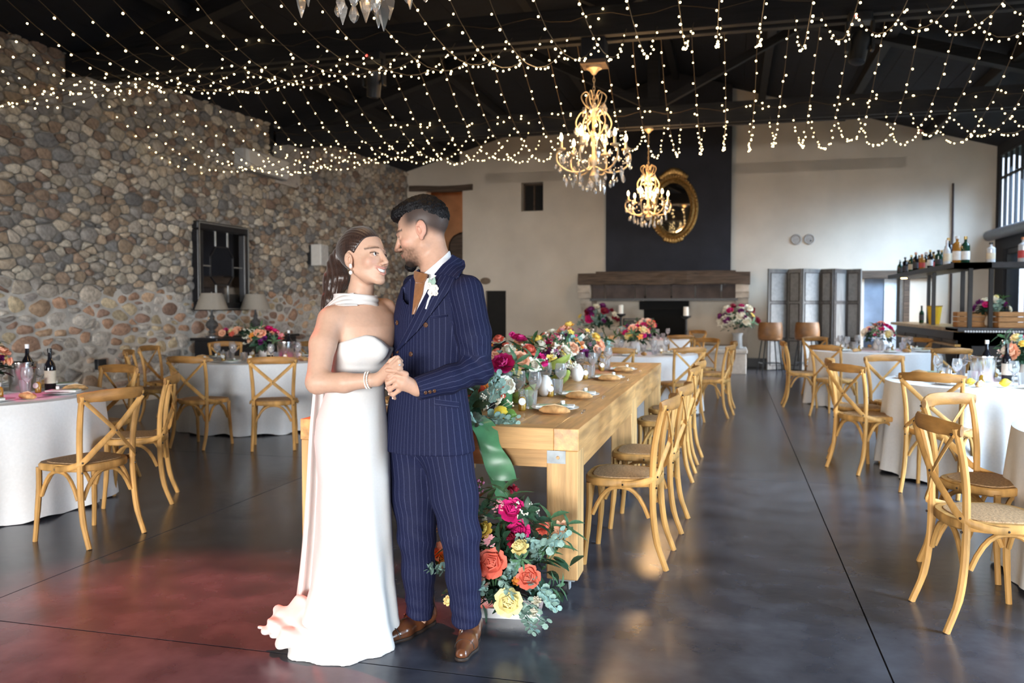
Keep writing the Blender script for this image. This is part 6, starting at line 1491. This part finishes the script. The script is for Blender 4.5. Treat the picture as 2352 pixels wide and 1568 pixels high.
def p_bread():
    t = empty('bread_roll'); MB().tube([(0, -.085, .018), (0, -.06, .022), (0, 0, .026), (0, .06, .022), (0, .085, .018)], [.008, .024, .030, .024, .008], 10, flat=(1, .78)).build('crust', m_bread, t)
    MB().tube([(0, -.05, .043), (.004, 0, .049), (0, .05, .043)], [.002, .006, .002], 5).build('score_mark', M('bread_crumb', (.78, .60, .38), .8), t); return t
def p_oil():
    t = empty('oil_bottle'); MB().lathe([(.018, 0), (.021, .003), (.021, .06), (.016, .07), (.009, .078)], n=12).build('bottle_body', m_oil, t); MB().lathe([(.009, .078), (.009, .093), (.011, .095), (.011, .105), (.002, .106)], n=10).build('stopper', m_wg, t)
    MB().lathe([(.020, 0), (.020, .002)], n=14).build('paper_tag', m_tagp, t, loc=(.0, -.0235, .052), rot=(R(80), 0, .15)); return t
def p_cut():
    t = empty('table_knife'); MB().box((0, -.045, .003), (.012, .09, .004)).build('handle', m_cut, t, bev=.0015); MB().box((.002, .05, .0028), (.015, .10, .002)).build('blade', m_cut, t, bev=.001); return t
def p_fork():
    t = empty('table_fork'); MB().box((0, -.045, .003), (.010, .11, .004)).build('handle', m_cut, t, bev=.0015)
    for dx in (-.007, -.0025, .0025, .007): MB().box((dx, .045, .004), (.0022, .05, .002)).build('tine', m_cut, t, smooth=False)
    MB().box((0, .015, .0035), (.018, .02, .003)).build('fork_head', m_cut, t, bev=.001); return t
PR = dict(glass=p_glass(), tumbler=p_tumbler(), plate=p_setting(), napkin=p_nap(), bread=p_bread(), oil=p_oil(), knife=p_cut(), fork=p_fork())
CT = dict(glass='glass', tumbler='glass', plate='plate', napkin='napkin', bread='bread', oil='bottle', knife='cutlery', fork='cutlery')
LBT = dict(glass='clear stemmed wine glass on the %s', tumbler='clear water tumbler on the %s', plate='white dinner plate laid on the %s', napkin='white napkin with sage menu on the %s', bread='small baguette roll beside a plate on the %s', oil='small oil bottle with round paper tag on the %s', knife='steel table knife on the %s', fork='steel table fork on the %s')
def put(k, x, y, z, rz, where):
    o = copy_tree(PR[k], None, (x, y, z), rz); tag(o, LBT[k] % where, CT[k], '%s on the %s' % (CT[k], where)); return o
def wine_bottle(x, y, z, lb, white=False): return bottle(x, y, z, 'wine', .31, .038, 3, 1 if white else 0, 0 if not white else 3, lb, None, 'wine_bottle')
def ice_bucket(x, y, z, lb):
    t = empty('ice_bucket', (x, y, z)); tag(t, lb, 'bucket', 'steel ice buckets'); MB().lathe([(.075, 0), (.082, .01), (.098, .20), (.104, .205), (.104, .212), (.094, .21), (.078, .02), (.002, .015)], n=24, cap=False).build('pail', m_steel, t)
    for s in (-1, 1): MB().tube([(s * .10, -.02, .17), (s * .125, 0, .175), (s * .10, .02, .17)], .006, 6).build('handle', m_steel, t)
    return t
TZT = TZ + .002
for ti, (key, seats, cb) in enumerate((('L1', 7, 1), ('L2', 7, 1), ('A', 7, 0), ('B', 6, 0), ('T5', 7, 0), ('T6', 7, 1), ('T7', 6, 0))):
    x, y, lb = TABLES[key]; rt = random.Random(50 + ti)
    small = key == 'B'
    for k in range(seats):
        a = 2 * math.pi * (k + .35) / seats + rt.uniform(-.06, .06); ca, sa = math.cos(a), math.sin(a); rz = a + math.pi / 2
        put('plate', x + .66 * ca, y + .66 * sa, TZT, rz, lb); put('napkin', x + .66 * ca, y + .66 * sa, TZT + .017, rz, lb)
        b = a + .31; put('bread', x + .68 * math.cos(b), y + .68 * math.sin(b), TZT, rz + .3, lb)
        if not small:
            b = a - .27; put('knife', x + .67 * math.cos(b), y + .67 * math.sin(b), TZT, b + math.pi / 2 + math.pi / 2, lb)
            put('oil', x + .45 * math.cos(a + .22), y + .45 * math.sin(a + .22), TZT, R(YAW) + rt.uniform(-.4, .4), lb)
        put('glass', x + .47 * math.cos(a - .20), y + .47 * math.sin(a - .20), TZT, 0, lb); put('tumbler', x + .40 * ca, y + .40 * sa, TZT, 0, lb)
    arrangement('centrepiece', 'mixed bright flowers in white vase on the ' + lb, (x + (.05 if key != 'T6' else .22), y + .05, TZT), .20, .20, .25, 24, PAL, 11, 70 + ti, .068, .12, 'table centrepieces', vase_white(.075, .15))
    if cb:
        ox, oy = {'L1': (.18, .30), 'L2': (.36, -.05), 'T6': (-.16, -.10)}[key]
        ice_bucket(x + ox, y + oy, TZT, 'steel ice bucket standing on the ' + lb)
        wine_bottle(x + ox + .03, y + oy + .02, TZT + .03, 'dark wine bottle in the ice bucket of the ' + lb, True)
        wine_bottle(x + ox + (.19 if key != 'L2' else -.20), y + oy + .06 * (key != 'L2'), TZT, 'dark wine bottle standing beside the ice bucket of the ' + lb)
# fruit on the middle bar-side table
m_lemon = M('lemon_skin', (.80, .62, .06), .45, bump=.3, bscale=90); m_lime = M('lime_skin', (.12, .26, .05), .4, bump=.3, bscale=90, var=.25)
def citrus(x, y, z, m_, r, nm, lb):
    t = empty(nm, (x, y, z)); tag(t, lb, 'fruit'); MB().lathe([(.004, -r * 1.25), (r * .35, -r * 1.02), (r * .8, -r * .6), (r, 0), (r * .8, r * .6), (r * .35, r * 1.02), (.004, r * 1.3)], n=14).build('rind', m_, t, rot=(R(80), 0, 1.1), loc=(0, 0, r)); MB().ball((r * 1.08, .0, r), .004, 6, 4).build('stem_scar', m_stemg, t)
citrus(2.02, 7.12, TZT, m_lemon, .034, 'lemon', 'yellow lemon among the glasses of the middle bar-side table'); citrus(1.80, 7.20, TZT, m_lemon, .03, 'lemon', 'small lemon near the plate edge of the middle bar-side table')
# ---- the long oak table
LT = 'long oak table'; z = TT + .001
for i, yy in enumerate((4.50, 5.24, 6.55, 7.42)):
    od = ('first', 'second', 'third', 'fourth')[i]; LT = 'long table, %s aisle place from couple' % od; LW_ = 'long table, %s wall-side place from couple' % od
    put('plate', -.93, yy, z, R(-90), LT); put('napkin', -.93, yy, z + .017, R(-82), LT); put('bread', -.90, yy - .165, z, R(84), LT); put('knife', -.93, yy + .175, z, R(90), LT); put('fork', -.77, yy - .02, z, R(4), LT)
    for k, (dx, dy) in enumerate(((-.17, -.02), (-.20, .11))): put('oil', -.93 + dx + .0, yy + dy - .05, z, R(YAW), LT)
    put('glass', -1.10 + .02, yy + .16, z, 0, LT); put('glass', -1.19, yy + .22, z, 0, LT); put('tumbler', -1.08, yy + .05, z, 0, LT)
    put('plate', -1.88, yy, z, R(90), LW_); put('bread', -2.0, yy, z, R(90), LW_); put('glass', -1.70, yy + .14, z, 0, LW_)
def runner_piece(y, nf, h, seed, lb): return arrangement('floral_runner', lb, (-1.42, y, z), .25, .40, h, int(nf * 1.75), PAL, 18, seed, .068, .02, 'floral runner of the long table')
runner_piece(4.55, 12, .20, 201, 'low cluster of flowers and eucalyptus on the long table right behind the man'); runner_piece(5.30, 19, .34, 202, 'flowers with magenta roses on the long table beside the green-wrapped vase')
runner_piece(6.15, 18, .30, 203, 'flowers on the long table where its two halves meet'); runner_piece(6.95, 18, .36, 204, 'flowers on the far half of the long table under the large chandelier'); runner_piece(7.75, 16, .36, 205, 'last mound of flowers on the far end of the long table')
# the big magenta rose in a leaf-wrapped vase
t = empty('bud_vase', tuple(WP(1157, 925, 4.70)[:2]) + (z,)); tag(t, 'glass vase wrapped in green leaf holding one large magenta rose', 'vase')
MB().lathe([(.045, 0), (.05, .01), (.048, .16), (.044, .17)], n=18).build('leaf_wrap', M('wrap_leaf', (.06, .20, .07), .4, var=.25), t); MB().lathe([(.038, .16), (.052, .185), (.052, .20)], n=18, cap=False).build('glass_rim', m_wg, t)
flower('rose', t, (0, -.02, .245), (.05, -.75, .55), .082, PC['magenta']); flower('broad_leaves', t, (0, .01, .17), (0, -.1, 1), .15)
wine_bottle(*WP(1122, 925, 4.62)[:2], z, 'dark wine bottle with white label behind the man\'s elbow on the long table', False)
ice_bucket(-1.52, 6.55, z, 'steel ice bucket amid the flowers of the long table'); wine_bottle(-1.50, 6.56, z + .03, 'wine bottle with white neck in the ice bucket of the long table', True)
for px, py, dep, sc in ((1252, 872, 5.3, 1.0), (1326, 852, 6.35, 1.0)):
    t = empty('egg_vase', tuple(WP(px, 930, dep)[:2]) + (z,)); tag(t, 'white egg-shaped ceramic vase beside the ' + ('nearer wine glasses' if px < 1300 else 'ice bucket') + ' of the long table', 'vase')
    MB().lathe([(.02, 0), (.038, .015), (.05, .05), (.046, .09), (.03, .12), (.015, .13)], n=20).build('body', m_ceram, t); MB().lathe([(.015, .128), (.018, .134), (.012, .134)], n=14, cap=False).build('neck', m_ceram, t)
m_pap = M('papaya_skin', (.30, .38, .08), .5, var=.3); m_papf = M('papaya_flesh', (.88, .36, .07), .5); m_seed = M('papaya_seed', (.015, .012, .012), .3)
def papaya(px, py, dep, rz, lb, hz=0):
    p = WP(px, py, dep); t = empty('papaya_half', (p.x, p.y, z + hz), rz); tag(t, lb, 'fruit')
    R0 = [(.004, -.13), (.035, -.10), (.055, -.04), (.058, .02), (.04, .09), (.004, .13)]
    MB().loft([[(r * math.cos(math.pi * (1 + j / 10)), u, r * math.sin(math.pi * (1 + j / 10))) for j in range(11)] for r, u in R0], cap=False, closed=False).build('skin', m_pap, t, loc=(0, 0, .058), rot=(R(-25), 0, 0))
    MB().add([(s * r, u, 0) for r, u in R0 for s in (-1, 1)], [(2 * i, 2 * i + 1, 2 * i + 3, 2 * i + 2) for i in range(5)]).build('flesh', m_papf, t, loc=(0, 0, .058), rot=(R(-25), 0, 0))
    m = MB(); rq = random.Random(px)
    for k in range(26): m.ball((rq.uniform(-.015, .015), rq.uniform(-.07, .06), .004), .007, 5, 4)
    tag(m.build('seeds', m_seed, t, loc=(0, 0, .058), rot=(R(-25), 0, 0)), kind='stuff')
papaya(1192, 905, 4.95, R(70), 'halved papaya lying beside the leaf-wrapped vase'); papaya(1285, 862, 5.75, R(40), 'halved papaya tucked under the flowers of the long table', .03); papaya(1275, 830, 6.0, R(80), 'halved papaya propped up among the runner leaves', .12)
p = WP(1150, 955, 4.13); citrus(p.x, p.y, z, m_lemon, .040, 'lemon', 'yellow lemon at the near end of the long table'); p = WP(1170, 958, 4.12); citrus(p.x, p.y, z, m_lime, .034, 'lime', 'green lime touching the lemon at the near end of the long table')
p = WP(1215, 915, 4.85); citrus(p.x, p.y, z, m_lime, .028, 'lime', 'small green lime beside the papaya half')
t = empty('eucalyptus_garland', tuple(WP(1120, 958, 4.25)[:2]) + (z,)); tag(t, 'grey-green eucalyptus trailing over the near end of the long table', 'foliage')
rg = random.Random(33)
for px, py, dep, dx, dz, s, k in ((1095, 915, 4.35, -.2, .6, .26, 'eucalyptus_sprig'), (1120, 925, 4.35, .4, .5, .26, 'eucalyptus_sprig'), (1100, 930, 4.2, .5, .3, .25, 'eucalyptus_sprig'), (1105, 955, 4.12, .8, .0, .22, 'eucalyptus_sprig'), (1125, 962, 4.06, .9, -.15, .2, 'eucalyptus_sprig'), (1085, 945, 4.15, .1, .3, .24, 'broad_leaves'), (1110, 945, 4.2, .3, .4, .22, 'berry_sprig'), (1130, 948, 4.2, .4, .2, .2, 'berry_sprig'), (1090, 935, 4.25, -.4, .5, .25, 'leafy_sprig'), (1085, 960, 4.1, .2, .1, .2, 'eucalyptus_sprig')):
    flower(k, t, WP(px, py, dep) - Vector(t.location), (dx * CY, dx * SY - .35, dz), s * .62, None, px)
flower('orchid', t, WP(1110, 890, 4.4) - Vector(t.location), (.1, -.9, .4), .085, PC['orange']); flower('rose', t, WP(1092, 897, 4.38) - Vector(t.location), (.1, -.9, .4), .065, PC['coral']); flower('rose', t, WP(1084, 880, 4.4) - Vector(t.location), (-.1, -.9, .4), .065, PC['magenta'])
# ---- other flowers: hearth, console, bar
m_vg = M('grey_vase_glass', (.35, .36, .36), .15, var=.1)
def vase_tall(t): MB().lathe([(.10, 0), (.11, .02), (.09, .25), (.12, .32), (.11, .32)], n=18).build('vase', m_vg, t)
for px, dep, lb, sd in ((1375, 18.0, 'dark wine-red and white flowers in vase on the hearth towards the stone wall', 301), (1694, 17.6, 'dark wine-red and white flowers in vase on the hearth end beside the bar stools', 302)):
    x, y = cam((px - 1176) / 1930 * dep, dep); arrangement('hearth_flowers', lb, (x, y, .5), .42, .30, .55, 26, PALD, 22, sd, .12, .34, 'hearth vases', vase_tall)
arrangement('console_flowers', 'low garland of yellow and pink flowers lying on the black console', (xl(12.3) + .36, 12.3, .885), .12, .55, .14, 20, PAL, 10, 310, .065, .0)
arrangement('bar_flowers', 'wine-red and cream flowers in white vase on the bar between crates', (3.42, 12.72, 1.095), .24, .2, .26, 14, PALD + [('ranunculus', 'lemon')], 8, 311, .075, .14, None, vase_white(.08, .16))
for o in list(PROTO.values()): bpy.data.objects.remove(o)
for o in list(PR.values()):
    for c in [q for q in COL.objects if q.parent == o]: bpy.data.objects.remove(c)
    bpy.data.objects.remove(o)
